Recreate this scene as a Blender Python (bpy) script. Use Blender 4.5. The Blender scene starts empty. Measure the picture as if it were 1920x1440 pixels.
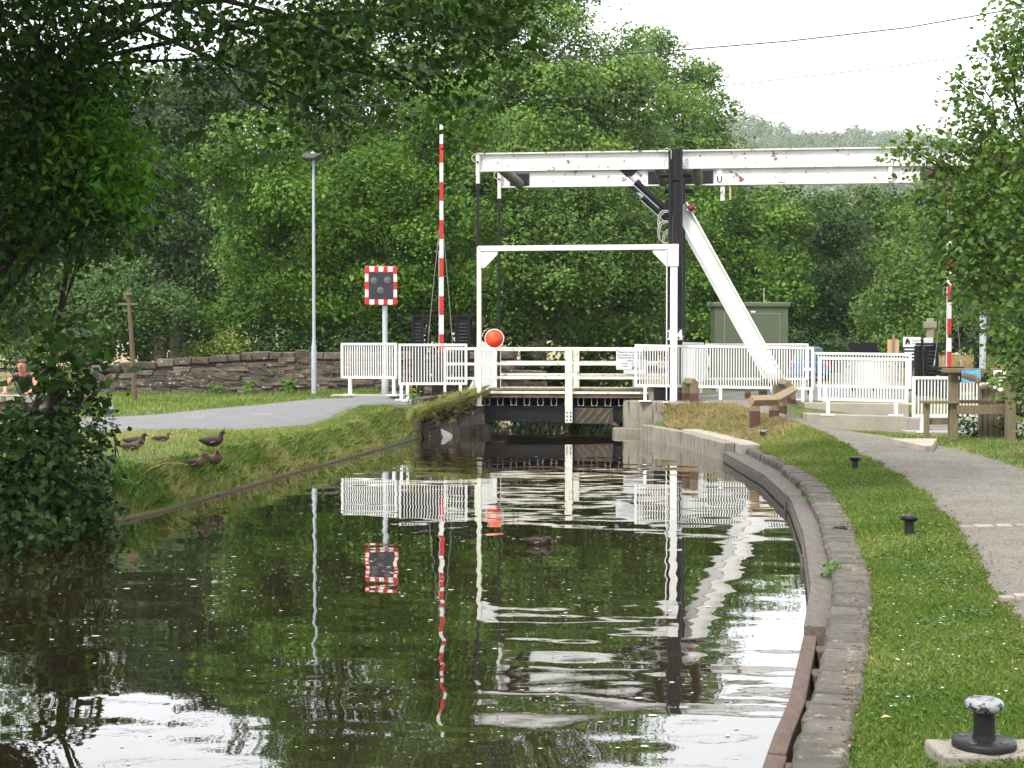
import bpy, bmesh, math, random
import numpy as np
from mathutils import Vector, Matrix

# ------------------------------------------------------------------ camera, sky, sun, exposure
S = bpy.context.scene
COL = S.collection
F, CX, CY, HOR, HC = 2800.0, 960.0, 720.0, 650.0, 1.7
TH = math.atan((CY - HOR) / F)
cam_d = bpy.data.cameras.new("camera")
cam_d.sensor_width = 36.0
cam_d.lens = 36.0 * F / 1920.0
cam_d.clip_start, cam_d.clip_end = 0.1, 6000.0
cam = bpy.data.objects.new("camera", cam_d)
COL.objects.link(cam)
cam.location = (0, 0, HC)
cam.rotation_euler = (math.pi / 2 - TH, 0, 0)
S.camera = cam

SUN_EL, SUN_AZ = math.radians(50), math.radians(222)      # azimuth from +Y clockwise: behind the camera, to its left
world = bpy.data.worlds.new("World")
S.world = world
world.use_nodes = True
wn, wl = world.node_tree.nodes, world.node_tree.links
bg = wn["Background"]
sky = wn.new("ShaderNodeTexSky")
sky.sky_type = 'NISHITA'
sky.sun_disc = False
sky.sun_elevation = SUN_EL
sky.sun_rotation = SUN_AZ
sky.air_density, sky.dust_density, sky.ozone_density = 1.0, 3.0, 1.0
mixw = wn.new("ShaderNodeMixRGB")
mixw.inputs[0].default_value = 0.86                        # thin bright cloud over most of the blue
mixw.inputs[2].default_value = (8.8, 8.85, 8.9, 1)
wl.new(sky.outputs[0], mixw.inputs[1])
wl.new(mixw.outputs[0], bg.inputs[0])
bg.inputs[1].default_value = 0.1

sun_d = bpy.data.lights.new("sun", 'SUN')
sun_d.energy = 1.5
sun_d.angle = math.radians(10)
sun_d.color = (1.0, 0.95, 0.86)
sun = bpy.data.objects.new("sun", sun_d)
COL.objects.link(sun)
sdir = Vector((math.sin(SUN_AZ) * math.cos(SUN_EL), math.cos(SUN_AZ) * math.cos(SUN_EL), math.sin(SUN_EL)))
sun.rotation_euler = (-sdir).to_track_quat('-Z', 'Y').to_euler()
sun.location = (-20, -20, 40)

S.view_settings.view_transform = 'Standard'
S.view_settings.look = 'None'
S.view_settings.exposure = 1.58
S.view_settings.gamma = 1.0
S.view_settings.use_curve_mapping = False
S.render.engine = 'CYCLES'
S.cycles.max_bounces = 6
S.cycles.diffuse_bounces = 3
S.cycles.glossy_bounces = 3
S.cycles.transmission_bounces = 3
S.cycles.volume_bounces = 0
S.cycles.transparent_max_bounces = 4
S.cycles.use_denoising = True
S.cycles.sample_clamp_indirect = 6.0

random.seed(11)
RNG = np.random.default_rng(11)
_fw = Vector((0, math.cos(TH), -math.sin(TH)))
_up = Vector((0, math.sin(TH), math.cos(TH)))


def ray(px, py):
    return _fw + Vector(((px - CX) / F, 0, 0)) + _up * ((CY - py) / F)


def at(px, py, Y):                      # point at distance Y along a line of sight
    d = ray(px, py)
    return Vector((0, 0, HC)) + d * (Y / d.y)


def gz(px, py, z):                      # point at height z along a line of sight
    d = ray(px, py)
    return Vector((0, 0, HC)) + d * ((z - HC) / d.z)


# ------------------------------------------------------------------ object helpers
def tag(o, label=None, cat=None, group=None, kind=None):
    if label: o["label"] = label
    if cat: o["category"] = cat
    if group: o["group"] = group
    if kind: o["kind"] = kind
    return o


def thing(name, label, cat, loc=(0, 0, 0), rz=0.0, group=None):
    o = bpy.data.objects.new(name, None)
    o.empty_display_size = 0.1
    COL.objects.link(o)
    o.location = loc
    o.rotation_euler = (0, 0, rz)
    return tag(o, label, cat, group)


def link(name, me, mat=None, parent=None, loc=(0, 0, 0), rot=(0, 0, 0), scale=(1, 1, 1)):
    if mat is not None and len(me.materials) == 0:
        for m in (mat if isinstance(mat, (list, tuple)) else [mat]):
            me.materials.append(m)
    o = bpy.data.objects.new(name, me)
    COL.objects.link(o)
    if parent is not None:
        o.parent = parent
    o.location, o.rotation_euler, o.scale = loc, rot, scale
    return o


def copy_tree(root, loc=None, rz=None, label=None, scale=None):
    kids = list(root.children)
    c = root.copy()
    COL.objects.link(c)
    if loc is not None: c.location = loc
    if rz is not None: c.rotation_euler = (0, 0, rz)
    if scale is not None: c.scale = (scale,) * 3
    if label: c["label"] = label

    def rec(src, dst):
        for k in list(src.children):
            n = k.copy()
            COL.objects.link(n)
            n.parent = dst
            rec(k, n)
    for k in kids:
        n = k.copy()
        COL.objects.link(n)
        n.parent = c
        rec(k, n)
    return c


class MB:
    """collects simple shapes; build() links them as one mesh object"""

    def __init__(self):
        self.v, self.f, self.mi, self.sm = [], [], [], []

    def _add(self, vs, fs, mi=0, smooth=False):
        b = len(self.v)
        self.v += [tuple(p) for p in vs]
        for f in fs:
            self.f.append(tuple(b + i for i in f))
            self.mi.append(mi)
            self.sm.append(smooth)
        return self

    def box(self, c, s, rz=0.0, mi=0, rot=None):
        hx, hy, hz = s[0] / 2, s[1] / 2, s[2] / 2
        R = rot if rot is not None else Matrix.Rotation(rz, 3, 'Z')
        vs = [Vector(c) + R @ Vector((x, y, z)) for z in (-hz, hz) for x, y in ((-hx, -hy), (hx, -hy), (hx, hy), (-hx, hy))]
        return self._add(vs, [(3, 2, 1, 0), (4, 5, 6, 7), (0, 1, 5, 4), (1, 2, 6, 5), (2, 3, 7, 6), (3, 0, 4, 7)], mi)

    def b(self, x0, x1, y0, y1, z0, z1, mi=0):
        return self.box(((x0 + x1) / 2, (y0 + y1) / 2, (z0 + z1) / 2), (abs(x1 - x0), abs(y1 - y0), abs(z1 - z0)), mi=mi)

    def bar(self, p0, p1, w, h, mi=0, upv=(0, 0, 1)):
        p0, p1 = Vector(p0), Vector(p1)
        d = (p1 - p0)
        L = d.length
        x = d.normalized()
        u = Vector(upv)
        if abs(x.dot(u)) > 0.98: u = Vector((0, 1, 0))
        y = u.cross(x).normalized()
        z = x.cross(y)
        R = Matrix((x, y, z)).transposed()
        return self.box((p0 + p1) / 2, (L, w, h), rot=R, mi=mi)

    def tube(self, pts, r, seg=10, mi=0, cap=True, smooth=True):
        pts = [Vector(p) for p in pts]
        n = len(pts)
        rr = r if isinstance(r, (list, tuple)) else [r] * n
        vs, fs = [], []
        prev = None
        for i, p in enumerate(pts):
            t = (pts[min(i + 1, n - 1)] - pts[max(i - 1, 0)])
            t = t.normalized() if t.length > 1e-9 else Vector((0, 0, 1))
            if prev is None:
                a = Vector((0, 0, 1)) if abs(t.z) < 0.9 else Vector((1, 0, 0))
                x = t.cross(a).normalized()
            else:
                x = (prev - t * prev.dot(t))
                x = x.normalized() if x.length > 1e-6 else t.orthogonal().normalized()
            prev = x
            y = t.cross(x)
            for k in range(seg):
                a = 2 * math.pi * k / seg
                vs.append(p + (x * math.cos(a) + y * math.sin(a)) * rr[i])
        for i in range(n - 1):
            for k in range(seg):
                k2 = (k + 1) % seg
                fs.append((i * seg + k, i * seg + k2, (i + 1) * seg + k2, (i + 1) * seg + k))
        self._add(vs, fs, mi, smooth)
        if cap:
            self._add(vs[:seg], [tuple(reversed(range(seg)))], mi)
            self._add(vs[-seg:], [tuple(range(seg))], mi)
        return self

    def lathe(self, prof, c=(0, 0, 0), seg=20, mi=0, smooth=True):
        vs, fs = [], []
        for r, z in prof:
            for k in range(seg):
                a = 2 * math.pi * k / seg
                vs.append((c[0] + r * math.cos(a), c[1] + r * math.sin(a), c[2] + z))
        for i in range(len(prof) - 1):
            for k in range(seg):
                k2 = (k + 1) % seg
                fs.append((i * seg + k, i * seg + k2, (i + 1) * seg + k2, (i + 1) * seg + k))
        self._add(vs, fs, mi, smooth)
        self._add(vs[:seg], [tuple(reversed(range(seg)))], mi)
        self._add(vs[-seg:], [tuple(range(seg))], mi)
        return self

    def prism(self, poly, y0, y1, mi=0):
        """polygon in x,z pushed along y"""
        n = len(poly)
        vs = [(p[0], y0, p[1]) for p in poly] + [(p[0], y1, p[1]) for p in poly]
        fs = [tuple(range(n)), tuple(reversed(range(n, 2 * n)))]
        fs += [(i, n + i, n + (i + 1) % n, (i + 1) % n) for i in range(n)]
        return self._add(vs, fs, mi)

    def slab(self, poly, z0, z1, mi=0):
        """polygon in x,y pushed along z"""
        n = len(poly)
        vs = [(p[0], p[1], z0) for p in poly] + [(p[0], p[1], z1) for p in poly]
        fs = [tuple(reversed(range(n))), tuple(range(n, 2 * n))]
        fs += [(i, (i + 1) % n, n + (i + 1) % n, n + i) for i in range(n)]
        return self._add(vs, fs, mi)

    def mesh(self, name):
        me = bpy.data.meshes.new(name)
        me.from_pydata(self.v, [], self.f)
        me.polygons.foreach_set("material_index", self.mi)
        me.polygons.foreach_set("use_smooth", self.sm)
        bm = bmesh.new()
        bm.from_mesh(me)
        bmesh.ops.recalc_face_normals(bm, faces=bm.faces)
        bm.to_mesh(me)
        bm.free()
        return me

    def build(self, name, mat, parent=None, loc=(0, 0, 0), rot=(0, 0, 0), bevel=0.0):
        o = link(name, self.mesh(name), mat, parent, loc, rot)
        if bevel:
            m = o.modifiers.new("bevel", 'BEVEL')
            m.width, m.segments, m.limit_method = bevel, 2, 'ANGLE'
        return o


def np_mesh(name, verts, faces, attr=None, smooth=False):
    """verts (N,3); faces (M,k) ints; attr: dict name -> (N,) floats"""
    me = bpy.data.meshes.new(name)
    verts = np.asarray(verts, np.float32)
    faces = np.asarray(faces, np.int32)
    M, k = faces.shape
    me.vertices.add(len(verts))
    me.vertices.foreach_set("co", verts.ravel())
    me.loops.add(M * k)
    me.loops.foreach_set("vertex_index", faces.ravel())
    me.polygons.add(M)
    me.polygons.foreach_set("loop_start", np.arange(0, M * k, k, dtype=np.int32))
    me.polygons.foreach_set("loop_total", np.full(M, k, np.int32))
    if smooth: me.polygons.foreach_set("use_smooth", np.ones(M, bool))
    for a, vals in (attr or {}).items():
        at_ = me.attributes.new(a, 'FLOAT', 'POINT')
        at_.data.foreach_set("value", np.asarray(vals, np.float32))
    me.update(calc_edges=True)
    return me


# ------------------------------------------------------------------ materials
def new_mat(name):
    m = bpy.data.materials.new(name)
    m.use_nodes = True
    nt = m.node_tree
    return m, nt.nodes, nt.links, nt.nodes["Principled BSDF"]


def ramp(n, stops):
    r = n.new("ShaderNodeValToRGB")
    e = r.color_ramp.elements
    e[0].position, e[0].color = stops[0][0], (*stops[0][1], 1)
    e[1].position, e[1].color = stops[-1][0], (*stops[-1][1], 1)
    for p, c in stops[1:-1]:
        x = e.new(p)
        x.color = (*c, 1)
    return r


def surf(name, base, base2=None, scale=6.0, rough=0.7, metal=0.0, spot=None, spot_scale=9.0, spot_lo=0.62, spot_hi=0.7,
         bump=0.0, bump_scale=40.0, stretch=None, spec=0.4, per_object=0.0, detail=6.0, streak=None):
    """base colour varied by noise, with optional stains of their own shape and fine relief"""
    m, n, l, p = new_mat(name)
    p.inputs["Roughness"].default_value = rough
    p.inputs["Metallic"].default_value = metal
    p.inputs["Specular IOR Level"].default_value = spec
    tc = n.new("ShaderNodeTexCoord")
    vec = tc.outputs["Object"]
    geo = n.new("ShaderNodeNewGeometry")
    vec = geo.outputs["Position"]
    if stretch:
        mp = n.new("ShaderNodeMapping")
        mp.inputs["Scale"].default_value = stretch
        l.new(vec, mp.inputs["Vector"])
        vec = mp.outputs[0]
    no = n.new("ShaderNodeTexNoise")
    no.inputs["Scale"].default_value = scale
    no.inputs["Detail"].default_value = detail
    no.inputs["Roughness"].default_value = 0.65
    l.new(vec, no.inputs["Vector"])
    r = ramp(n, [(0.3, base), (0.7, base2 or tuple(c * 0.8 for c in base))])
    l.new(no.outputs["Fac"], r.inputs[0])
    col = r.outputs[0]
    if per_object:
        oi = n.new("ShaderNodeObjectInfo")
        hs = n.new("ShaderNodeHueSaturation")
        mr = n.new("ShaderNodeMapRange")
        mr.inputs[3].default_value, mr.inputs[4].default_value = 1 - per_object, 1 + per_object
        l.new(oi.outputs["Random"], mr.inputs[0])
        l.new(mr.outputs[0], hs.inputs["Value"])
        l.new(col, hs.inputs["Color"])
        col = hs.outputs[0]
    if spot:
        n2 = n.new("ShaderNodeTexNoise")
        n2.inputs["Scale"].default_value = spot_scale
        n2.inputs["Detail"].default_value = 8
        n2.inputs["Roughness"].default_value = 0.7
        if streak:
            mp2 = n.new("ShaderNodeMapping")
            mp2.inputs["Scale"].default_value = streak
            l.new(geo.outputs["Position"], mp2.inputs["Vector"])
            l.new(mp2.outputs[0], n2.inputs["Vector"])
        else:
            l.new(geo.outputs["Position"], n2.inputs["Vector"])
        r2 = ramp(n, [(spot_lo, (0, 0, 0)), (spot_hi, (1, 1, 1))])
        l.new(n2.outputs["Fac"], r2.inputs[0])
        mx = n.new("ShaderNodeMixRGB")
        mx.inputs[2].default_value = (*spot, 1)
        l.new(r2.outputs[0], mx.inputs[0])
        l.new(col, mx.inputs[1])
        col = mx.outputs[0]
    l.new(col, p.inputs["Base Color"])
    if bump:
        n3 = n.new("ShaderNodeTexNoise")
        n3.inputs["Scale"].default_value = bump_scale
        n3.inputs["Detail"].default_value = 6
        l.new(vec, n3.inputs["Vector"])
        bp = n.new("ShaderNodeBump")
        bp.inputs["Strength"].default_value = bump
        bp.inputs["Distance"].default_value = 0.02
        l.new(n3.outputs["Fac"], bp.inputs["Height"])
        l.new(bp.outputs[0], p.inputs["Normal"])
    return m


def leafy(name, lo, mid, hi, trans=0.35, rough=0.5, spec=0.25, sat=1.1):
    m, n, l, p = new_mat(name)
    a = n.new("ShaderNodeAttribute")
    a.attribute_name = "tint"
    r = ramp(n, [(0.0, lo), (0.5, mid), (1.0, hi)])
    l.new(a.outputs["Fac"], r.inputs[0])
    l.new(r.outputs[0], p.inputs["Base Color"])
    p.inputs["Roughness"].default_value = rough
    p.inputs["Specular IOR Level"].default_value = spec
    tr = n.new("ShaderNodeBsdfTranslucent")
    hs = n.new("ShaderNodeHueSaturation")
    hs.inputs["Hue"].default_value = 0.49
    hs.inputs["Saturation"].default_value = sat
    hs.inputs["Value"].default_value = 1.25
    l.new(r.outputs[0], hs.inputs["Color"])
    l.new(hs.outputs[0], tr.inputs["Color"])
    mx = n.new("ShaderNodeMixShader")
    mx.inputs[0].default_value = trans
    l.new(p.outputs[0], mx.inputs[1])
    l.new(tr.outputs[0], mx.inputs[2])
    l.new(mx.outputs[0], n["Material Output"].inputs["Surface"])
    return m


M = {}
M['white'] = surf('white_paint', (.74, .74, .73), (.60, .60, .585), 2.2, .45, spot=(.40, .38, .33), spot_scale=7, spot_lo=.63, spot_hi=.74)
M['white_worn'] = surf('worn_white_paint', (.72, .72, .72), (.56, .56, .55), 2.0, .5, spot=(.20, .085, .05), spot_scale=6.5, spot_lo=.585, spot_hi=.63)
M['white_moss'] = surf('mossy_white_paint', (.74, .73, .66), (.55, .55, .44), 5, .6, spot=(.25, .22, .10), spot_scale=11, spot_lo=.56, spot_hi=.68)
M['black'] = surf('black_paint', (.009, .009, .012), (.014, .014, .017), 4, .45, spec=.25, spot=(.07, .035, .02), spot_scale=2.2, spot_lo=.6, spot_hi=.72)
M['black_clean'] = surf('black_enamel', (.008, .008, .010), (.013, .013, .015), 9, .42, spec=.25)
M['rust'] = surf('rusty_steel', (.09, .045, .03), (.03, .02, .018), 9, .8, bump=.3)
M['tube'] = surf('mossy_green_tube', (.13, .135, .09), (.07, .075, .04), 5, .7)
M['galv'] = surf('galvanised_steel', (.42, .45, .48), (.34, .37, .40), 7, .5, metal=.25)
M['concrete'] = surf('concrete', (.34, .31, .26), (.255, .23, .19), 2.2, .9, spot=(.16, .14, .11), spot_scale=2.5, spot_lo=.58, spot_hi=.75, bump=.25, streak=(4, 4, .7))
M['concrete_old'] = surf('stained_concrete', (.275, .25, .205), (.17, .15, .12), 2.2, .92, spot=(.05, .042, .032), spot_scale=3.2, spot_lo=.53, spot_hi=.66, bump=.4, streak=(5, 5, .5))
M['stone'] = surf('wall_stone', (.120, .096, .074), (.060, .051, .040), 6, .92, spot=(.42, .41, .37), spot_scale=10, spot_lo=.61, spot_hi=.66, bump=.8, bump_scale=26, per_object=.42)
M['mortar'] = surf('wall_mortar', (.13, .11, .085), (.07, .06, .045), 7, .95, bump=.5)
M['coping'] = surf('edging_stone', (.115, .103, .087), (.060, .053, .045), 5, .9, spot=(.20, .19, .155), spot_scale=9, spot_lo=.57, spot_hi=.63, bump=.6, bump_scale=40, per_object=.2)
M['timber'] = surf('weathered_timber', (.150, .134, .113), (.080, .070, .058), 5, .85, stretch=(9, 1.2, 9), bump=.4, bump_scale=12, spot=(.05, .06, .03), spot_scale=3, spot_lo=.62, spot_hi=.75)
M['timber_red'] = surf('reddish_timber', (.135, .095, .076), (.078, .055, .045), 5, .85, stretch=(9, 1.5, 9), bump=.4, bump_scale=12)
M['wood_new'] = surf('pale_sawn_wood', (.30, .215, .13), (.20, .14, .08), 4, .75, stretch=(10, 10, 2), bump=.2, spot=(.16, .10, .06), spot_scale=5, spot_lo=.62, spot_hi=.74)
M['wood_foot'] = surf('dark_treated_wood', (.10, .05, .038), (.07, .035, .028), 6, .8, stretch=(10, 10, 2), bump=.2)
M['wood_old'] = surf('old_green_wood', (.20, .16, .10), (.115, .095, .055), 4, .85, stretch=(7, 7, 1.5), bump=.35, spot=(.08, .09, .03), spot_scale=3.5, spot_lo=.55, spot_hi=.7)
M['pole'] = surf('brown_pole_wood', (.13, .095, .055), (.08, .06, .035), 5, .85, stretch=(8, 8, 1))
M['deck'] = surf('dark_deck_timber', (.16, .11, .08), (.07, .05, .04), 6, .85, bump=.3, per_object=.25)
M['tarmac'] = surf('tarmac', (.165, .165, .17), (.13, .13, .135), 1.6, .9, bump=.25, bump_scale=160, spot=(.25, .23, .2), spot_scale=.9, spot_lo=.58, spot_hi=.75)
M['gravel'] = surf('towpath_gravel', (.205, .188, .160), (.122, .111, .094), 2.2, .95, bump=.8, bump_scale=90, spot=(.25, .232, .20), spot_scale=22, spot_lo=.54, spot_hi=.66, detail=10)
M['yellow'] = surf('yellow_road_paint', (.62, .42, .10), (.45, .33, .12), 8, .8)
M['hazard_y'] = surf('faded_yellow_paint', (.15, .095, .022), (.06, .04, .014), 6, .8)
M['red'] = surf('red_paint', (.55, .025, .03), (.42, .02, .025), 4, .45)
M['maroon'] = surf('maroon_lens', (.16, .012, .02), (.11, .01, .015), 9, .3)
M['pale_post'] = surf('pale_post_wood', (.30, .26, .19), (.2, .17, .12), 6, .85, stretch=(8, 8, 1))
M['orange'] = surf('orange_red_paint', (.80, .07, .015), (.68, .05, .012), 4, .5)
M['pale'] = surf('pale_grey_paint', (.62, .64, .66), (.55, .57, .60), 4, .5)
M['dgrey'] = surf('dark_grey_board', (.035, .038, .046), (.028, .03, .036), 6, .4)
M['lens'] = surf('grey_lamp_lens', (.13, .133, .137), (.10, .103, .107), 30, .6)
M['lamp_grey'] = surf('dark_lamp_grey', (.10, .115, .105), (.08, .09, .085), 8, .5)
M['green_cab'] = surf('olive_cabinet_paint', (.085, .105, .058), (.072, .09, .05), 3, .55)
M['green_line'] = surf('pale_green_seam', (.22, .25, .18), (.2, .22, .16), 3, .6)
M['blue'] = surf('blue_car_paint', (.035, .11, .30), (.03, .09, .25), 3, .3)
M['teal'] = surf('teal_glass', (.09, .16, .17), (.06, .11, .12), 5, .15)
M['skin'] = surf('skin', (.48, .22, .15), (.42, .18, .12), 20, .6)
M['hair'] = surf('brown_hair', (.10, .06, .035), (.06, .035, .02), 40, .7)
M['shirt'] = surf('dark_grey_shirt', (.045, .045, .055), (.03, .03, .04), 20, .9)
M['denim'] = surf('blue_denim', (.05, .07, .14), (.035, .05, .1), 30, .9)
M['feather'] = surf('brown_feathers', (.125, .078, .052), (.045, .028, .020), 38, .8, spot=(.17, .12, .085), spot_scale=60, spot_lo=.58, spot_hi=.66)
M['feather_dk'] = surf('dark_feathers', (.045, .026, .023), (.016, .011, .012), 30, .7, spot=(.10, .055, .05), spot_scale=18, spot_lo=.60, spot_hi=.68)
M['feather_lt'] = surf('buff_feathers', (.42, .33, .22), (.3, .22, .14), 30, .8)
M['bill'] = surf('dull_orange_bill', (.25, .12, .035), (.14, .075, .03), 20, .5)
M['bark'] = surf('dark_bark', (.045, .036, .028), (.022, .018, .014), 6, .95, stretch=(5, 5, 1), bump=.7, bump_scale=14)
M['twig'] = surf('dead_twig_bark', (.30, .26, .20), (.2, .17, .13), 6, .9)
M['cable'] = surf('cable_sheath', (.03, .035, .035), (.02, .02, .02), 5, .6)
M['hose'] = surf('pale_hose', (.45, .44, .40), (.38, .37, .33), 5, .6)
M['wire'] = surf('guy_wire', (.30, .32, .30), (.2, .22, .2), 5, .5)
M['ink'] = surf('black_ink', (.02, .02, .022), (.03, .03, .03), 5, .7)
M['print_white'] = surf('white_print', (.8, .8, .78), (.76, .76, .74), 5, .6)
M['fleck'] = surf('floating_fleck', (.62, .60, .54), (.5, .48, .42), 20, .8)
M['straw'] = surf('plain_plywood', (.55, .37, .20), (.46, .30, .16), 4, .7)
M['granite'] = surf('pale_setts', (.30, .275, .23), (.22, .2, .165), 12, .85, per_object=.2)
M['lime'] = surf('white_limewash', (.70, .70, .70), (.55, .55, .53), 8, .9)

M['alder'] = leafy('alder_leaves', (.020, .054, .006), (.062, .142, .014), (.185, .310, .045), .22, .5, .14)
M['alder_t'] = leafy('alder_leaves_bright', (.040, .085, .016), (.105, .200, .032), (.240, .370, .075), .24, .5, .16)  # brighter copy of the alder leaves, haze put into the colour
M['alder_b'] = leafy('alder_leaves_blue', (.020, .048, .008), (.058, .118, .018), (.145, .235, .045), .20, .5, .16)
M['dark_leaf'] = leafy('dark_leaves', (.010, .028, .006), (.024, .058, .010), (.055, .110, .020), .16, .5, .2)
M['hazel'] = leafy('hazel_leaves', (.028, .066, .015), (.060, .118, .026), (.12, .195, .048), .22)
M['canopy'] = leafy('sycamore_leaves', (.012, .034, .004), (.026, .068, .008), (.062, .135, .014), .24, .5, .2)
M['ash'] = leafy('ash_leaves', (.038, .12, .007), (.062, .185, .011), (.10, .25, .020), .38)
M['maple'] = leafy('maple_leaves', (.038, .082, .016), (.082, .158, .026), (.155, .260, .045), .30)
M['far_leaf'] = leafy('far_leaves', (.055, .10, .04), (.11, .17, .07), (.19, .25, .10), .2)
M['yellow_leaf'] = leafy('yellow_green_leaves', (.07, .13, .02), (.15, .22, .035), (.30, .34, .07), .4)
M['grass'] = leafy('grass_blades', (.072, .145, .020), (.145, .235, .040), (.46, .42, .17), .30, .65, .1, .95)
M['dry'] = leafy('dry_grass_blades', (.14, .19, .05), (.33, .30, .13), (.50, .38, .19), .30, .65, .1, .9)

# ------------------------------------------------------------------ terrain shape
LK = np.array([(-30, -6.0), (5, -5.3), (9, -4.95), (12.5, -4.29), (15.2, -3.6), (18, -3.18), (20.1, -2.9), (22.2, -2.54), (25, -2.1), (28, -1.62), (29.6, -.62), (31, -.52), (36, -.4), (39, -1.2), (50, -2.0)])
RK = np.array([(-30, -6.2), (0, -.5), (3, .28), (6.03, 1.08), (6.61, 1.25), (8.07, 1.6), (9.52, 1.93), (11.07, 2.21), (12.5, 2.46), (15.2, 2.86), (18.1, 3.08), (22.2, 3.15), (25, 2.88), (27.2, 2.42), (28.8, 2.3), (29.3, 2.10), (36, 2.3), (39, 3.2), (50, 4.0)])


def Lx(y): return np.interp(y, LK[:, 0], LK[:, 1])
def Rx(y): return np.interp(y, RK[:, 0], RK[:, 1])


def sst(a, b, x):
    t = np.clip((np.asarray(x, float) - a) / (b - a), 0, 1)
    return t * t * (3 - 2 * t)


def wob(x, y):
    return (np.sin(x * 1.7 + y * .9) * .5 + np.sin(x * .8 - y * 1.3 + 1) * .5 + np.sin(x * 3.1 + y * 2.7) * .25)


def far_hill(x, y):
    """wooded hill seen above the counterweight beam, and rising fields"""
    r = sst(300, 860, y)
    # ridge height needed at distance ~800: picked so its skyline falls as in the photograph
    u = x / np.maximum(y, 1.0) * F + CX
    ridge = np.interp(u, [-2500, 200, 900, 1250, 1400, 1490, 1600, 1750, 2100, 3500], [50, 66, 96, 116, 121, 110, 113, 109, 80, 50])
    return r * ridge


def hL(d, y, x):                        # left bank, d metres from the water's edge
    top = .50 + .17 * sst(23, 29.5, y) + .03 * wob(x * .5, y * .5)
    top = top - .09 * sst(-3.6, -6.5, x) * sst(24, 29, y)
    mound = .16 * np.exp(-((y - 27.2) / 1.6) ** 2) * np.exp(-((d - .8) / .8) ** 2)
    z = .03 + (.33 + .0 * y) * sst(.01, .55, d) + (top - .36) * sst(.35, 2.4, d) + mound
    dip = .55 * sst(-7.6, -8.8, x) * sst(24.6, 26, y) * (1 - sst(30, 32.5, y))
    return z - dip


def hR(d, y, x):
    top = .27 + .39 * sst(18.5, 28.3, y) * (1 - 1.0 * sst(4.3, 5.7, x) * (1 - sst(27.4, 28.0, y))) + .012 * wob(x, y)
    edge = .20 + .44 * sst(27.3, 28.6, y)
    z = edge + (top - edge) * sst(.35, 1.5, d)
    low = .02 - .17 * sst(26.8, 27.6, y)
    lim = np.interp(y, [0, 8, 12.5, 16, 20, 22.5, 26.6, 27.6, 28.6, 29.0, 34], [.16, .18, .2, .25, .3, .3, .14, .12, .8, 1.3, 1.3])
    k = sst(0, .05, d - lim)
    return low + (z - low) * k


def ground(x, y):
    x = np.asarray(x, float); y = np.asarray(y, float)
    l, r = Lx(y), Rx(y)
    zl, zr = hL(np.maximum(l - x, 0), y, x), hR(np.maximum(x - r, 0), y, x)
    z = np.where(x <= l, zl, np.where(x >= r, zr, -.75))
    far = sst(46, 49, y)
    near = 1 - sst(-22, -18, y)
    k = np.maximum(far, near)
    z = z * (1 - k) + k * .68
    z = z + .0 * x + far_hill(x, y)
    return z


def g1(x, y): return float(ground(x, y))


offs = [0, .05, .1, .15, .2, .25, .3, .35, .42, .5, .6, .7, .8, .9, 1.0, 1.15, 1.3, 1.4, 1.7, 2, 2.35, 2.7, 3.1, 3.5, 4, 4.5, 5, 5.6, 6.3, 7, 8, 9, 10.5, 12, 14, 17, 21, 26, 33, 42, 55, 75, 100, 140, 190, 250, 330, 430, 560, 740, 980, 1300]
rows = list(np.arange(-24, 50.01, .25)) + [52, 55, 60, 66, 74, 84, 96, 110, 130, 155, 185, 220, 260, 310, 360, 420, 480, 540, 600, 660, 720, 780, 840, 920, 1040, 1200, 1400]
rows = [-1300, -700, -300, -120, -60, -35] + rows
V, nc = [], None
for y in rows:
    l, r = float(Lx(y)), float(Rx(y))
    xs = [l - max(o, .03) for o in reversed(offs)] + [l - .02, l + .9, (l + r) / 2, r - .9, r - .015] + [r + o for o in offs]
    nc = len(xs)
    xs = np.array(xs)
    zs = ground(xs, np.full(nc, y))
    if -18 < y < 46: zs[len(offs):len(offs) + 5] = -.75
    V.append(np.stack([xs, np.full(nc, y), zs], 1))
V = np.concatenate(V)
nr = len(rows)
ii = (np.arange(nr - 1)[:, None] * nc + np.arange(nc - 1)[None, :]).ravel()
Fq = np.stack([ii, ii + 1, ii + nc + 1, ii + nc], 1)
gm, n, l, p = new_mat('ground_turf')
geo = n.new("ShaderNodeNewGeometry")
n1 = n.new("ShaderNodeTexNoise"); n1.inputs["Scale"].default_value = .9; n1.inputs["Detail"].default_value = 8
n2 = n.new("ShaderNodeTexNoise"); n2.inputs["Scale"].default_value = 26; n2.inputs["Detail"].default_value = 5
l.new(geo.outputs["Position"], n1.inputs["Vector"]); l.new(geo.outputs["Position"], n2.inputs["Vector"])
r1 = ramp(n, [(.35, (.055, .095, .018)), (.55, (.10, .125, .035)), (.72, (.19, .155, .07))])
r2 = ramp(n, [(.3, (.62, .6, .55)), (.7, (1.15, 1.15, 1.1))])
l.new(n1.outputs["Fac"], r1.inputs[0]); l.new(n2.outputs["Fac"], r2.inputs[0])
mu = n.new("ShaderNodeMixRGB"); mu.blend_type = 'MULTIPLY'; mu.inputs[0].default_value = 1
l.new(r1.outputs[0], mu.inputs[1]); l.new(r2.outputs[0], mu.inputs[2])
sx = n.new("ShaderNodeSeparateXYZ"); l.new(geo.outputs["Position"], sx.inputs[0])
mf = n.new("ShaderNodeMapRange"); mf.inputs[1].default_value = 46; mf.inputs[2].default_value = 62
l.new(sx.outputs["Y"], mf.inputs[0])
fm = n.new("ShaderNodeMixRGB"); fm.inputs[2].default_value = (.24, .20, .085, 1)          # hay field beyond the trees
l.new(mf.outputs[0], fm.inputs[0]); l.new(mu.outputs[0], fm.inputs[1])
mz = n.new("ShaderNodeMapRange"); mz.inputs[1].default_value = .02; mz.inputs[2].default_value = -.12
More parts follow.
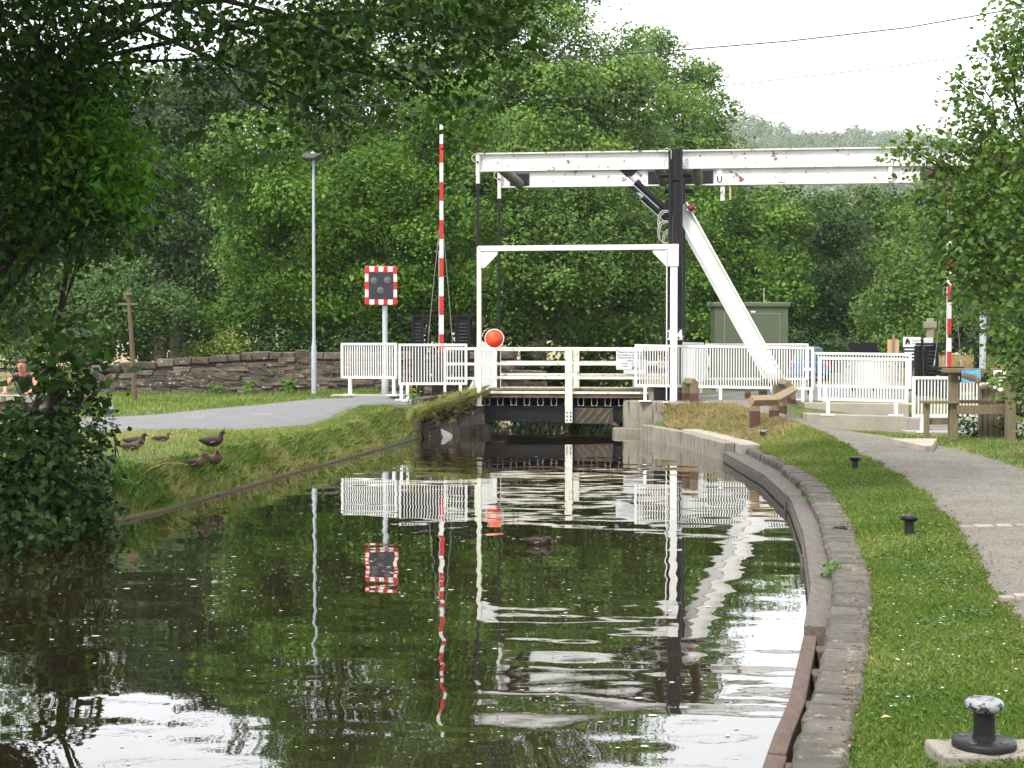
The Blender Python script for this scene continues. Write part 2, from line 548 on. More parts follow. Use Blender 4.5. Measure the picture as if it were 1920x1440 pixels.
l.new(sx.outputs["Z"], mz.inputs[0])
bm_ = n.new("ShaderNodeMixRGB"); bm_.inputs[2].default_value = (.07, .05, .032, 1)       # canal bed mud
l.new(mz.outputs[0], bm_.inputs[0]); l.new(fm.outputs[0], bm_.inputs[1])
l.new(bm_.outputs[0], p.inputs["Base Color"])
p.inputs["Roughness"].default_value = .95
tag(link('ground', np_mesh('ground', V, Fq, smooth=True), gm), 'turf ground of the canal banks and the fields behind', kind='structure')


def strip(name, mat, A, B, lift, nseg=140, ncross=14, label=None, kind='structure'):
    """sheet between two edge lines, draped on the ground"""
    A, B = np.array(A, float), np.array(B, float)

    def resample(P):
        d = np.concatenate([[0], np.cumsum(np.hypot(*np.diff(P, axis=0).T))])
        t = np.linspace(0, d[-1], nseg)
        return np.stack([np.interp(t, d, P[:, 0]), np.interp(t, d, P[:, 1])], 1)

    def smooth(P):
        for _ in range(12):
            Q = P.copy()
            Q[1:-1] = (P[:-2] + 2 * P[1:-1] + P[2:]) / 4
            P = Q
        return P
    a, b = smooth(resample(A)), smooth(resample(B))
    t = np.linspace(0, 1, ncross)[None, :, None]
    jit = np.zeros((nseg, ncross, 2))
    P = a[:, None, :] * (1 - t) + b[:, None, :] * t
    k = np.arange(nseg)
    P[:, 0, 0] += .02 * np.sin(k * .9) + .02 * np.sin(k * 2.3)
    P[:, -1, 0] += .02 * np.sin(k * 1.1 + 1) + .02 * np.sin(k * 2.7)
    z = ground(P[..., 0], P[..., 1]) + lift
    z[:, 0] -= lift + .01
    z[:, -1] -= lift + .01
    Vv = np.concatenate([P, z[..., None]], 2).reshape(-1, 3)
    i = (np.arange(nseg - 1)[:, None] * ncross + np.arange(ncross - 1)[None, :]).ravel()
    o = link(name, np_mesh(name, Vv, np.stack([i, i + 1, i + ncross + 1, i + ncross], 1), smooth=True), mat)
    tag(o, label, kind=kind)
    return o


ROAD_U = [(-.75, 32.5), (-2.0, 32.2), (-3.0, 31.2), (-3.74, 29.1), (-4.7, 27.3), (-5.9, 25.2), (-9, 23.2), (-15, 20.5), (-24, 16)]
ROAD_E = [(-.75, 30.05), (-1.6, 30.0), (-2.45, 29.6), (-2.85, 28.2), (-3.05, 26), (-3.4, 23.9), (-4.2, 22.2), (-5.2, 21.3), (-8, 19.9), (-13, 17), (-20, 12)]
strip('road', M['tarmac'], ROAD_U, ROAD_E, .03, label='grey tarmac lane sweeping left from the drawbridge')
strip('road', M['tarmac'], [(2.4, 28.7), (3.6, 28.3), (5.0, 28.2), (6.3, 29), (9, 31), (16, 37)], [(2.4, 33.4), (3.6, 33.6), (5, 34), (6.5, 36), (8.5, 40), (11, 48)], .03, label='tarmac apron at the hinge end of the drawbridge')
strip('towpath', M['gravel'], [(-1.2, -6), (.9, 2.5), (1.9, 5.2), (2.5, 7.28), (2.89, 9.1), (3.39, 11.4), (3.93, 14.3), (4.42, 18.2), (4.62, 21.5), (4.5, 24.1), (4.1, 26.6), (3.5, 28.4)],
      [(2.0, -6), (4.2, 2.5), (5.0, 7), (5.3, 11), (5.6, 14), (5.97, 17.4), (6.25, 20.5), (6.1, 22.9), (5.75, 24.6), (5.45, 26.2), (5.15, 27.6), (4.9, 28.6)], .028, label='pale gravel towpath curving to the bridge')
strip('ramp', M['tarmac'], [(5.5, 25.8), (7, 25.6), (10, 25.4)], [(5.5, 27.55), (7, 27.4), (10, 27.3)], .03, nseg=40, label='tarmac ramp between the two concrete walls')
# setts laid in two lines across the path, hung under the path
path_o = bpy.data.objects['towpath']
for yy, x0, x1 in ((11.62, 3.55, 5.2), (8.42, 2.8, 5.0)):
    x = x0
    while x < x1:
        w = random.uniform(.10, .17)
        mb = MB().box((0, 0, 0), (w - .02, .07, .05))
        mb.build('sett', M['granite'], path_o, (x, yy + random.uniform(-.01, .01) + (x - x0) * .05, g1(x, yy) + .018), bevel=.008)
        x += w
# yellow line paint on the apron
for k, (xa, ya, xb, yb) in enumerate([(3.2, 29.2, 5.2, 28.9), (3.6, 29.6, 5.4, 29.2), (3.2, 30.6, 5.2, 30.3)]):
    q = []
    for t in np.linspace(0, 1, 8):
        x, y = xa + (xb - xa) * t, ya + (yb - ya) * t
        q += [(x, y, g1(x, y) + .038), (x, y + .09, g1(x, y + .09) + .038)]
    fs = [(2 * i, 2 * i + 2, 2 * i + 3, 2 * i + 1) for i in range(7)]
    MB()._add(q, fs).build('road_marking', M['yellow'], bpy.data.objects['road.001'])

# ------------------------------------------------------------------ water with real ripples
ys = np.concatenate([np.arange(3.0, 14, .035), np.arange(14, 34, .05), np.arange(34, 50, .3)])
ys = np.concatenate([np.arange(-20, 3, .3), ys])
tt = np.linspace(0, 1, 112)
X = Lx(ys)[:, None] * (1 - tt) + Rx(ys)[:, None] * tt
X[:, 0] -= .0; Y = np.repeat(ys[:, None], len(tt), 1)
H = np.zeros_like(X)
wr = np.random.default_rng(5)
for k in range(26):
    lam = wr.uniform(.22, 1.1)
    ang = wr.normal(math.pi / 2, .42)
    kx, ky = 2 * math.pi / lam * math.cos(ang), 2 * math.pi / lam * math.sin(ang)
    slope = wr.uniform(.0009, .0024)
    H += slope * lam / (2 * math.pi) * np.sin(kx * X + ky * Y + wr.uniform(0, 6.3))
mod = .45 + .55 * np.clip(.5 + .5 * np.sin(X * .8 + Y * .35 + 1.3) * np.sin(Y * .55 - X * .3), 0, 1)
mod *= .55 + .45 * (1 - sst(24, 28, Y))
mod *= 1.0 + .9 * sst(0, 1, (11 - Y) / 6)
H *= mod
DUCK = gz(1010, 1021, 0)
for (cx, cy, lam, amp, dec, rmax) in ((DUCK.x + .15, DUCK.y, .16, .006, 1.0, 2.4), (DUCK.x, DUCK.y, .55, .0045, 2.6, 6.0), (2.1, 16.6, .42, .0048, 2.2, 5.0), (.1, 24.2, .5, .0055, 2.6, 5.0), (-2.6, 5.2, .5, .010, 2.0, 3.5)):
    R_ = np.hypot(X - cx, Y - cy) + 1e-6
    H += amp * lam / (2 * math.pi) * np.sin(2 * math.pi * R_ / lam) * np.exp(-R_ / dec) * (1 - sst(rmax * .6, rmax, R_))
Vw = np.stack([X, Y, H], 2).reshape(-1, 3)
ncw = len(tt)
i = (np.arange(len(ys) - 1)[:, None] * ncw + np.arange(ncw - 1)[None, :]).ravel()
wm, n, l, p = new_mat('canal_water')
p.inputs["Base Color"].default_value = (.020, .0135, .007, 1)
p.inputs["Roughness"].default_value = .012
p.inputs["IOR"].default_value = 1.45
p.inputs["Coat Weight"].default_value = 0.75
p.inputs["Coat IOR"].default_value = 1.5
p.inputs["Coat Roughness"].default_value = .012
nn = n.new("ShaderNodeTexNoise"); nn.inputs["Scale"].default_value = 9; nn.inputs["Detail"].default_value = 3
geo = n.new("ShaderNodeNewGeometry")
mp = n.new("ShaderNodeMapping"); mp.inputs["Scale"].default_value = (.55, 1.0, 1.0)
l.new(geo.outputs["Position"], mp.inputs[0]); l.new(mp.outputs[0], nn.inputs["Vector"])
bp = n.new("ShaderNodeBump"); bp.inputs["Strength"].default_value = .02; bp.inputs["Distance"].default_value = .01
l.new(nn.outputs["Fac"], bp.inputs["Height"]); l.new(bp.outputs[0], p.inputs["Normal"]); l.new(bp.outputs[0], p.inputs["Coat Normal"])
tag(link('water', np_mesh('water', Vw, np.stack([i, i + 1, i + ncw + 1, i + ncw], 1), smooth=True), wm), 'brown rippled canal water reflecting the bridge and trees', kind='structure')

# flecks of foam and leaf bits on the surface
N = 1500
fy = 4760.0 / (RNG.uniform(835, 1440, N) - 650)
u = RNG.uniform(0, 1, N)
fx = Lx(fy) + .1 + (Rx(fy) - Lx(fy) - .2) * u
cl = RNG.uniform(0, 1, N) < .35
cxs = [gz(a, b, 0) for a, b in ((560, 1090), (300, 1180), (430, 1060), (760, 1010), (1000, 1130), (650, 950), (1150, 1000))]
for k in np.nonzero(cl)[0]:
    c = cxs[RNG.integers(len(cxs))]
    fx[k], fy[k] = c.x + RNG.normal(0, .55), c.y + RNG.normal(0, .45)
fx = np.clip(fx, Lx(fy) + .1, Rx(fy) - .25)
sz = RNG.uniform(.0025, .0085, N) * (1 + 1.2 * (RNG.uniform(0, 1, N) < .08))
ang = RNG.uniform(0, 6.28, N)
vv, off = [], np.array([0, 1.256, 2.513, 3.77, 5.026])
for o_ in off:
    rr = sz * RNG.uniform(.7, 1.3, N)
    vv.append(np.stack([fx + rr * 1.5 * np.cos(o_) * np.cos(ang * .2), fy + rr * np.sin(o_), np.full(N, .0045)], 1))
vv = np.stack(vv, 1).reshape(-1, 3)
tag(link('foam_flecks', np_mesh('foam_flecks', vv, np.arange(N * 5).reshape(N, 5)), M['fleck']), 'tiny pale flecks floating on the brown canal', kind='stuff')

# ------------------------------------------------------------------ canal edges
def curve_pts(fn, y0, y1, step):
    yy = np.arange(y0, y1 + 1e-6, step)
    return [(float(fn(y)), float(y)) for y in yy]


def along(fn, y0, y1, off, z, step=.3):
    """points offset to the land side of a bank line"""
    out = []
    m = int(abs(y1 - y0) / step) + 2
    for y in np.linspace(y0, y1, m):
        dx = float(fn(y + .05) - fn(y - .05)) / .1
        nrm = Vector((1, -dx, 0)).normalized()
        out.append(Vector((float(fn(y)), y, z)) + nrm * off)
    return out


def beam_along(fn, y0, y1, o0, o1, z0, z1, step=.3):
    """solid following the bank between two offsets and two heights"""
    a, b = along(fn, y0, y1, o0, 0, step), along(fn, y0, y1, o1, 0, step)
    mb = MB()
    vs, n_ = [], len(a)
    for p_, q_ in zip(a, b):
        vs += [(p_.x, p_.y, z0), (p_.x, p_.y, z1), (q_.x, q_.y, z1), (q_.x, q_.y, z0)]
    fs = [(0, 1, 2, 3), tuple(4 * (n_ - 1) + k for k in (3, 2, 1, 0))]
    for k in range(n_ - 1):
        for e in range(4):
            fs.append((4 * k + e, 4 * k + (e + 1) % 4, 4 * k + 4 + (e + 1) % 4, 4 * k + 4 + e))
    return mb._add(vs, fs)


edge = thing('timber_edging', 'weathered timber whaling planks bolted along the curved towpath edge of the canal', 'canal edging', (1.9, 11, 0))
eo = (-1.9, -11, 0)
beam_along(Rx, 8.2, 12.55, -.02, .13, -.35, .165).build('plank', M['timber'], edge, eo, bevel=.008)
beam_along(Rx, 12.6, 15.4, -.02, .14, -.35, .155).build('plank', M['timber'], edge, eo, bevel=.008)
beam_along(Rx, 15.46, 18.2, -.02, .20, -.35, .150).build('plank', M['timber'], edge, eo, bevel=.008)
beam_along(Rx, 18.26, 22.1, -.02, .26, -.35, .145).build('plank', M['timber'], edge, eo, bevel=.008)
beam_along(Rx, 4.2, 5.75, -.02, .060, -.3, .12).build('plank', M['timber_red'], edge, eo, bevel=.006)
beam_along(Rx, 5.78, 8.14, -.02, .055, -.3, .12).build('plank', M['timber_red'], edge, eo, bevel=.006)
for y in (5.62, 6.62, 7.28, 7.85):                                     # spacer blocks behind the low planks
    c = along(Rx, y, y + .01, .09, .06)[0]
    MB().box((0, 0, 0), (.075, .16, .11)).build('spacer_block', M['timber_red'], edge, (c.x - 1.9, c.y - 11, .055), bevel=.006)
beam_along(Rx, 9.0, 22, -.032, -.021, .02, .10).build('waling_strip', M['timber'], edge, eo)
for y in (11.4, 15.43):
    a = along(Rx, y, y + .01, -.045, .0)[0]
    MB().box((0, 0, 0), (.04, .08, .42)).build('guide_pile', M['timber'], edge, (a.x - 1.9 + .012, a.y - 11, -.11))

stone_meshes = []


def stone_mesh(seed, jit=.07):
    rr = random.Random(seed)
    bm = bmesh.new()
    bmesh.ops.create_cube(bm, size=1)
    bmesh.ops.bevel(bm, geom=bm.edges[:], offset=.10, segments=1, profile=.6, affect='EDGES')
    for v in bm.verts:
        v.co += Vector((rr.uniform(-jit, jit), rr.uniform(-jit, jit), rr.uniform(-jit, jit)))
    me = bpy.data.meshes.new('stone')
    bm.to_mesh(me)
    bm.free()
    return me


copings = [stone_mesh(k, .016) for k in range(5)]
for m_ in copings: m_.materials.append(M['coping'])
ec = thing('stone_edging', 'row of grey stones laid across the towpath edge beside the timber planks', 'stone edging', (2.2, 11, 0))
y, k = 4.0, 0
while y < 21.5:
    lw = (.16 + .010 * y) * random.uniform(.75, 1.25)
    o0 = .135 if y > 8.2 else .12
    if y > 12.5: o0 = .15
    if y > 15.4: o0 = .21
    if y > 18.2: o0 = .27
    wd = .165 + .02 * min(max(y - 5, 0), 8) / 2
    if y > 16: wd = max(.12, wd - .03 * (y - 16))
    c = along(Rx, y + lw / 2, y + lw / 2 + .01, o0 + wd / 2 + random.uniform(-.005, .005), 0)[0]
    dx = float(Rx(y + .1 + lw / 2) - Rx(y - .1 + lw / 2)) / .2
    link('stone', copings[k % 5], None, ec, (c.x - 2.2, c.y - 11, .120 + random.uniform(-.004, .004)), (random.uniform(-.008, .008), random.uniform(-.012, .012), -math.atan(dx) + random.uniform(-.015, .015)), (wd + .03, lw + .004, .225))
    y += lw
    k += 1
rg = thing('mooring_ring', 'small dark mooring ring lying on the stone edging', 'mooring ring', (gz(1578, 992, .26).x, gz(1578, 992, .26).y, .262))
MB().tube([(.045 * math.cos(a), .045 * math.sin(a), .008 + .004 * math.sin(a * 2)) for a in np.linspace(0, 2 * math.pi, 17)], .007, 6, cap=False).build('ring', M['black_clean'], rg)
MB().tube([(-.07, .0, .004), (-.04, 0, .016), (-.02, .01, .01)], .006, 6).build('staple', M['black_clean'], rg)

# concrete bank wall between the timbers and the bridge
cw = thing('concrete_bank_wall', 'low curved stained concrete wall at the water between timber edging and bridge', 'retaining wall', (2.9, 25, 0))
beam_along(Rx, 22.15, 27.4, -.02, .16, -.5, .27, .25).build('wall_face', M['concrete_old'], cw, (-2.9, -25, 0), bevel=.012)
beam_along(Rx, 21.6, 25.6, .17, .46, .05, .285, .25).build('coping', M['concrete'], cw, (-2.9, -25, 0), bevel=.015)

# right bridge abutment
ab = thing('concrete_abutment', 'stained concrete abutment block carrying the hinge end of the drawbridge', 'abutment', (2.6, 29.6, -.3))
ax, ay = at(1168, 750, 29.05).x, 29.05
MB().slab([(ax, ay), (ax + .70, ay - .55), (ax + .86, ay - .95), (ax + 1.7, ay - 1.0), (ax + 1.7, ay + 4.6), (ax + .25, ay + 4.6)], 0, .965).build('block', M['concrete_old'], ab, (-2.6, -29.6, 0), bevel=.04)
MB().slab([(ax - .20, ay - .12), (ax + .5, ay - .42), (ax + .5, ay + .02), (ax - .2, ay + .6)], .1, .43).build('footing', M['concrete_old'], ab, (-2.6, -29.6, 0), bevel=.03)
MB().b(at(1226, 740, 28.75).x, at(1256, 740, 28.75).x, 28.7, 29.3, .93, 1.27).build('bearing_box', M['black'], ab, (-2.6, -29.6, 0))
MB().b(at(1217, 740, 28.75).x, at(1226, 740, 28.75).x, 28.75, 29.0, .93, 1.27).build('bearing_cheek', M['concrete_old'], ab, (-2.6, -29.6, 0))

# left bridge abutment of rough stones
la = thing('rubble_abutment', 'rough lichen-spotted rubble stone abutment under the long grass at the bridge', 'abutment', (-1, 29.5, -.3))
rough = [stone_mesh(40 + k, .13) for k in range(6)]
for m_ in rough: m_.materials.append(M['stone'])
MB().slab([(-1.75, 28.2), (-.62, 29.55), (-.56, 34.5), (-3, 34.5), (-3, 29)], -.2, .55).build('core', M['mortar'], la, (1, -29.5, .3))
for row in range(4):
    z = .05 + row * .19
    t = 0
    while t < 1:
        px = 800 + 108 * t - row * 1.5
        Yy = 27.9 + 1.75 * t
        s = random.uniform(.22, .40)
        P = at(px, 790, Yy)
        link('stone', random.choice(rough), None, la, (P.x + 1, Yy + .10 - 29.5 + random.uniform(-.05, .05) + row * .03, z + .3), (random.uniform(-.15, .15), random.uniform(-.15, .15), .9 + random.uniform(-.3, .3)), (s, .34, .24))
        t += s * .42
for row in range(4):
    for k in range(9):
        s = random.uniform(.4, .6)
        link('stone', random.choice(rough), None, la, (-.66 + 1 + random.uniform(-.03, .03), 29.8 + k * .52 - 29.5, .05 + row * .19 + .3), (random.uniform(-.1, .1), random.uniform(-.1, .1), 1.57), (s, .3, .22))
lm_ = stone_mesh(301, .16)
link('lime_patch', lm_, M['lime'], la, (at(833, 808, 28.05).x + 1, 28.15 - 29.5, .045 + .3), (.1, .35, .7), (.34, .05, .12))

# left bank plank at the waterline
lp = thing('plank_edging', 'thin weathered plank edging along the grassy left bank at the water', 'canal edging', (-3, 20, 0))
for a_, b_ in ((6, 12.4), (12.45, 16.9), (16.95, 20.4), (20.45, 24.1), (24.15, 27.9)):
    beam_along(Lx, a_, b_, -.045, .0, -.4, .018, .3).build('plank', M['wood_foot'], lp, (3, -20, 0), bevel=.006)

# ------------------------------------------------------------------ the drawbridge
AL = math.radians(7.6)
BO = Vector((3.17, 29.0, 0))
bu, bv = Vector((math.cos(AL), -math.sin(AL), 0)), Vector((math.sin(AL), math.cos(AL), 0))


def Bp(s, v, z): return BO + bu * s + bv * v + Vector((0, 0, z))


def s_of(px, v):                         # position along the bridge seen at column px, in the plane v
    t = (px - CX) / F
    # solve (BO + u s + v v).x = t * y
    b0 = BO + bv * v
    return (t * b0.y - b0.x) / (bu.x - t * bu.y)


db = thing('drawbridge', 'white lever drawbridge with overhead beams, black column and railed timber deck over the canal', 'drawbridge', (BO.x, BO.y, .66), -AL)
Z0 = (0, 0, -.66)


def ibeam(p0, p1, h, wf, tf=.025, tw=.03, taper=1.0):
    """I-section between two points, web upright"""
    p0, p1 = Vector(p0), Vector(p1)
    mb = MB()
    x = (p1 - p0).normalized()
    u = Vector((0, 0, 1))
    if abs(x.z) > .97: u = Vector((0, 1, 0))
    y = u.cross(x).normalized()
    z = x.cross(y)
    mb.bar(p0, p1, tw, h - 2 * tf)
    mb.bar(p0 + z * (h / 2 - tf / 2), p1 + z * (h / 2 - tf / 2), wf, tf)
    mb.bar(p0 - z * (h / 2 - tf / 2), p1 - z * (h / 2 - tf / 2), wf, tf)
    return mb


BW = 3.0
for v in (0.0, BW):
    zt = 5.49
    b_ = ibeam((-3.85, v, zt - .17), (5.55, v, zt - .17 - .02), .36, .17).build('balance_beam', M['white_worn'], db, Z0)
    # cover plates, stiffeners and rivets
    for sx in (-.55, -.12, .22, .62, -3.55):
        for zz in np.linspace(zt - .29, zt - .06, 5):
            pass
    rv = MB()
    for sx in (-3.72, -3.42, -.55, -.22, .24, .55):
        for zz in np.linspace(zt - .285, zt - .06, 5):
            rv.lathe([(.016, 0), (.014, .008), (.006, .013)], (0, 0, 0), 8)
            k0 = len(rv.v) - 8 * 3 - 16
            for q in range(k0, len(rv.v)):
                a, b2, c = rv.v[q]
                rv.v[q] = (sx + a + (.012 if int(zz * 100) % 2 else -.012), v - .016 - c, zz + b2)
    r_ = rv.build('rivets', M['white_worn'], b_)
    r_["kind"] = "stuff"
    # end link plate and rod
    MB().b(-3.90, -3.83, v - .11, v - .02, 4.90, 5.47).build('link_plate', M['white_worn'], db, Z0, bevel=.006)
    pin = MB().tube([(-3.865, v - .15, 5.32), (-3.865, v + .05, 5.32)], .022, 10)
    pin.build('link_pin', M['black_clean'], db, Z0)
    MB().tube([(-3.865, v - .06, 4.95), (-3.88, v - .06, .72)], .028, 10).build('hanger_rod', M['black_clean'], db, Z0)
    # cable loop at the beam end
    MB().tube([(-3.85 - .13 * math.sin(t), v - .10, 5.40 + .09 * math.cos(t)) for t in np.linspace(-.25, 3.3, 14)], .009, 6).build('cable_loop', M['hose'], db, Z0)
    MB().tube([(-.16 + .10 * t + .03 * math.sin(4 * t), v - .24, 5.50 - .16 * t * t) for t in np.linspace(-.6, 1.1, 12)], .008, 6).build('cable_loop', M['hose'], db, Z0)
    # column: box with an open slot at its head
    c_ = MB()
    c_.b(-.135, .135, v - .20, v - .17, .66, 4.9)
    c_.b(-.135, -.075, v - .235, v - .17, .66, 5.52)
    c_.b(.075, .135, v - .235, v - .17, .66, 5.52)
    c_.b(-.075, .075, v - .20, v - .165, 4.9, 5.5)
    c_.b(-.135, .135, v - .168, v - .02, .66, 5.12)
    c_.b(-.135, .135, v + .03, v + .19, .66, 5.52)
    col_ = c_.build('column', M['black'], db, Z0, bevel=.006)
    MB().b(-.105, -.04, v - .2035, v - .1995, 2.2, 4.25).build('rust_streak_plate', M['rust'], col_)
    MB().b(-.2, .2, v - .3, v + .25, .645, .672).build('base_plate', M['rust'], col_)
    MB().tube([(-.3, v, 5.02), (.3, v, 5.02)], .05, 12).build('pivot_pin', M['black'], db, Z0)
    MB().b(-.14, .14, v - .24, v - .165, 4.90, 4.925).build('head_bracket', M['black'], col_)
    # back stay
    ib = ibeam((.09, v, 4.42), (2.14, v, .70), .30, .26, .03, .03)
    st = ib.build('back_stay', M['white'], db, Z0)
    MB().b(1.9, 2.42, v - .22, v + .22, .66, .69).build('foot_plate', M['white'], st)
    # hydraulic ram
    pa, pb = Vector((-.92, v, 5.03)), Vector((-.14, v, 4.33))
    d = (pb - pa).normalized()
    rm = MB().tube([pa + d * .22, pa + d * .95], .062, 14).build('hydraulic_ram', M['black_clean'], db, Z0)
    MB().tube([pa, pa + d * .3], .035, 10).build('piston_rod', M['galv'], rm)
    MB().tube([pa + d * .20, pa + d * .28], .078, 14).build('gland', M['black_clean'], rm)
    MB().tube([pb - d * .1, pb + d * .06], .045, 10).build('clevis', M['black_clean'], rm)
    MB().tube([pa + d * .25 + Vector((-.08, -.05, -.03)), pb - d * .15 + Vector((-.08, -.05, -.04))], .011, 6).build('feed_pipe', M['galv'], rm)
    MB().prism([(-1.10, 5.145), (-.72, 5.145), (-.84, 5.02), (-.95, 5.0)], v - .05, v + .05).build('ram_bracket', M['black_clean'], db, Z0)
    MB().prism([(-.16, 4.55), (-.13, 4.55), (-.13, 4.15), (-.24, 4.28), (-.24, 4.38)], v - .06, v + .06).build('ram_bracket', M['black_clean'], db, Z0)

# cross tubes between the beams with dark plates on the far beam
for sx in (-3.43, -.34, .40):
    MB().tube([(sx, .03, 5.22), (sx, BW - .03, 5.22)], .105, 18).build('cross_tube', M['tube'], db, Z0)
MB().b(-.66, .72, BW - .05, BW - .02, 5.15, 5.44).build('splice_plate', M['black'], db, Z0)
MB().b(-3.64, -3.22, BW - .05, BW - .02, 5.14, 5.44).build('splice_plate', M['black'], db, Z0)
# counterweight end and hanging hasps
MB().b(5.0, 6.9, .05, BW - .05, 5.14, 5.46).build('counterweight', M['rust'], db, Z0)
MB().b(4.35, 4.42, BW - .16, BW - .02, 5.15, 5.45).build('stiffener', M['white_worn'], db, Z0)
for v, s0, z0, z1, mt in ((BW, .92, 4.80, 5.16, 'white_worn'), (0.0, .84, 4.86, 5.14, 'white_worn')):
    MB().b(s0 - .045, s0 + .045, v - .05, v - .02, z0, z1).build('locking_hasp', M[mt], db, Z0)
MB().b(1.06, 1.10, BW - .05, BW - .02, 4.82, 5.16).build('rusty_bar', M['straw'], db, Z0)
MB().tube([(.80, -.055, 4.98), (.80, -.055, 4.90), (.84, -.055, 4.85), (.88, -.055, 4.90), (.88, -.055, 4.98)], .012, 6).build('shackle', M['black_clean'], db, Z0)
# warning lamp on the stay
wl_ = MB().lathe([(.0, 0), (.06, .0), (.075, .03), (.06, .075), (.02, .09)], (0, 0, 0), 14).build('warning_lamp', M['maroon'], db, (.30, -.12, 4.36 - .66), (1.2, .35, 0))
MB().b(-.07, .07, -.06, .06, -.05, .0).build('lamp_bracket', M['white'], wl_)
# hose loops by the rams
for k, (v, zc) in enumerate(((-.05, 4.12), (-.05, 3.92), (BW - .1, 3.98))):
    pts = [(-.12 - .22 * math.sin(t) ** .8 if math.sin(t) > 0 else -.12, v - .06 * math.cos(t), zc + .20 * math.cos(t) + .03 * math.sin(2 * t)) for t in np.linspace(0.02, math.pi - .02, 14)]
    MB().tube(pts, .013, 6).build('hose', M['hose'], db, Z0)
    MB().tube([(x + .03, y, z - .03) for x, y, z in pts], .011, 6).build('hose', M['hose'], db, Z0)
# number plate 1 4 4 on the column
pl = MB().b(-.17, .17, -.262, -.245, 1.80, 2.06).build('number_plate', M['dgrey'], db, Z0)
ONE = [(.02, 0), (.11, 0), (.11, .022), (.083, .03), (.083, .19), (.06, .19), (.015, .168), (.015, .15), (.045, .158), (.045, .03), (.02, .022)]
FOUR = [(.055, 0), (.13, 0), (.13, .02), (.115, .026), (.115, .05), (.14, .05), (.14, .075), (.115, .075), (.115, .19), (.085, .19), (.005, .07), (.005, .05), (.075, .05), (.075, .026), (.055, .02)]
for dx, poly in ((-.16, ONE), (-.07, FOUR), (.02, FOUR)):
    MB().prism([(x + dx, z + 1.835) for x, z in poly], -.266, -.261).build('numeral', M['print_white'], pl)

# deck
SL, SR = -3.86, -.42
for k in range(14):
    v0 = -.10 + k * (BW + .2) / 14
    MB().b(SL, SR + .3, v0 + .004, v0 + (BW + .2) / 14 - .004, .715 + random.uniform(-.004, .004), .785).build('deck_plank', M['deck'], db, Z0)
MB().b(SL, SR + .1, -.14, -.105, .70, .77).build('edge_board', M['deck'], db, Z0, bevel=.006)
MB().tube([(SL + .18, .12, .845), (SR + .1, .12, .845)], .045, 8).build('kerb_timber', M['wood_old'], db, Z0)
ks = [SL + .12 + i * .265 for i in range(13)]
for s in ks:
    mb = MB()
    mb.b(s - .004, s + .004, -.08, BW + .08, .555, .70)
    mb.b(s - .004, s + .055, -.08, BW + .08, .548, .556)
    mb.b(s + .105, s + .113, -.08, BW + .08, .555, .70)
    mb.b(s + .055, s + .113, -.081, BW + .08, .547, .555)
    mb.build('cross_beam', M['galv'] if False else M['black'], db, Z0)
    lip = MB().b(s - .004, s + .004, -.084, -.080, .555, .70).b(s - .004, s + .04, -.084, -.081, .546, .557).b(s + .105, s + .113, -.084, -.080, .555, .70).b(s + .07, s + .113, -.084, -.081, .546, .557)
    lip.build('beam_edge', M['galv'], db, Z0)
for v in (.02, BW - .05):
    ibeam((SL + .1, v, .39), (SR + .05, v, .39), .31, .16, .02, .02).build('main_girder', M['black_clean'], db, Z0)
hz = MB().b(s_of(1076, -.12), s_of(1150, -.12), -.12, -.10, .20, .49).build('hazard_board', M['dgrey'], db, Z0)
h0, h1 = s_of(1076, -.12), s_of(1150, -.12)
for k in range(6):
    a = h0 - .05 + k * .16
    poly = [(a, .205), (a + .065, .205), (a + .31, .485), (a + .245, .485)]
    poly = [(min(max(x, h0 + .005), h1 - .005), z) for x, z in poly]
    MB().prism(poly, -.126, -.121).build('stripe', M['hazard_y'], hz)
MB().b(h0, h1, -.128, -.095, .49, .503).build('top_edge', M['hazard_y'], hz)

# railings: near one outside the deck, far one behind
for v, posts in ((-.16, (s_of(1067, -.16),)), (BW + .12, (s_of(1081, BW + .12), s_of(927, BW + .12)))):
    rl = MB().b(SL, -.10, v - .03, v + .03, 1.615, 1.685)
    rl.build('top_rail', M['white_moss'], db, Z0, bevel=.005)
    for z in (1.335, 1.065):
        MB().b(SL, -.10, v - .02, v + .03, z, z + .055).build('rail', M['white_moss'], db, Z0, bevel=.005)
    MB().b(SL, -.35, v - .02, v + .03, .78, .825).build('kerb_rail', M['white_moss'], db, Z0, bevel=.005)
    for s in posts:
        w = .072 if v < 0 else .065
        pz = .215 if v < 0 else .70
        po = MB().b(s - w, s + w, v - .055, v - .021, pz, 1.69).build('rail_post', M['white_moss'], db, Z0, bevel=.006)
        if v < 0:
            for bx in (-.035, .035):
                for bz in (.27, .345, .42):
                    MB().tube([(s + bx, v - .054, bz), (s + bx, v - .068, bz)], .018, 8).build('bolt', M['dgrey'], po)
    MB().b(SL - .05, SL, v - .03, v + .03, .60, 1.69).build('end_post', M['white_moss'], db, Z0, bevel=.005)

# notice on the near railing
nb = thing('notice_board', 'small white notice board fixed to the drawbridge railing with black lettering', 'notice board', tuple(Bp(s_of(1181, -.2), -.2, 1.28)), -AL)
MB().b(-.265, .265, -.012, .012, -.03, .375).build('board', M['pale'], nb, bevel=.01)


def text(body, size, mat, parent, loc, rot=(math.pi / 2, 0, 0), align='CENTER', name='lettering', ext=.001):
    cu = bpy.data.curves.new(name, 'FONT')
    cu.body, cu.size, cu.align_x, cu.extrude = body, size, align, ext
    cu.materials.append(mat)
    o = bpy.data.objects.new(name, cu)
    COL.objects.link(o)
    dg = bpy.context.evaluated_depsgraph_get()
    me = bpy.data.meshes.new_from_object(o.evaluated_get(dg))
    bpy.data.objects.remove(o)
    me.materials.clear()
    return link(name, me, mat, parent, loc, rot)


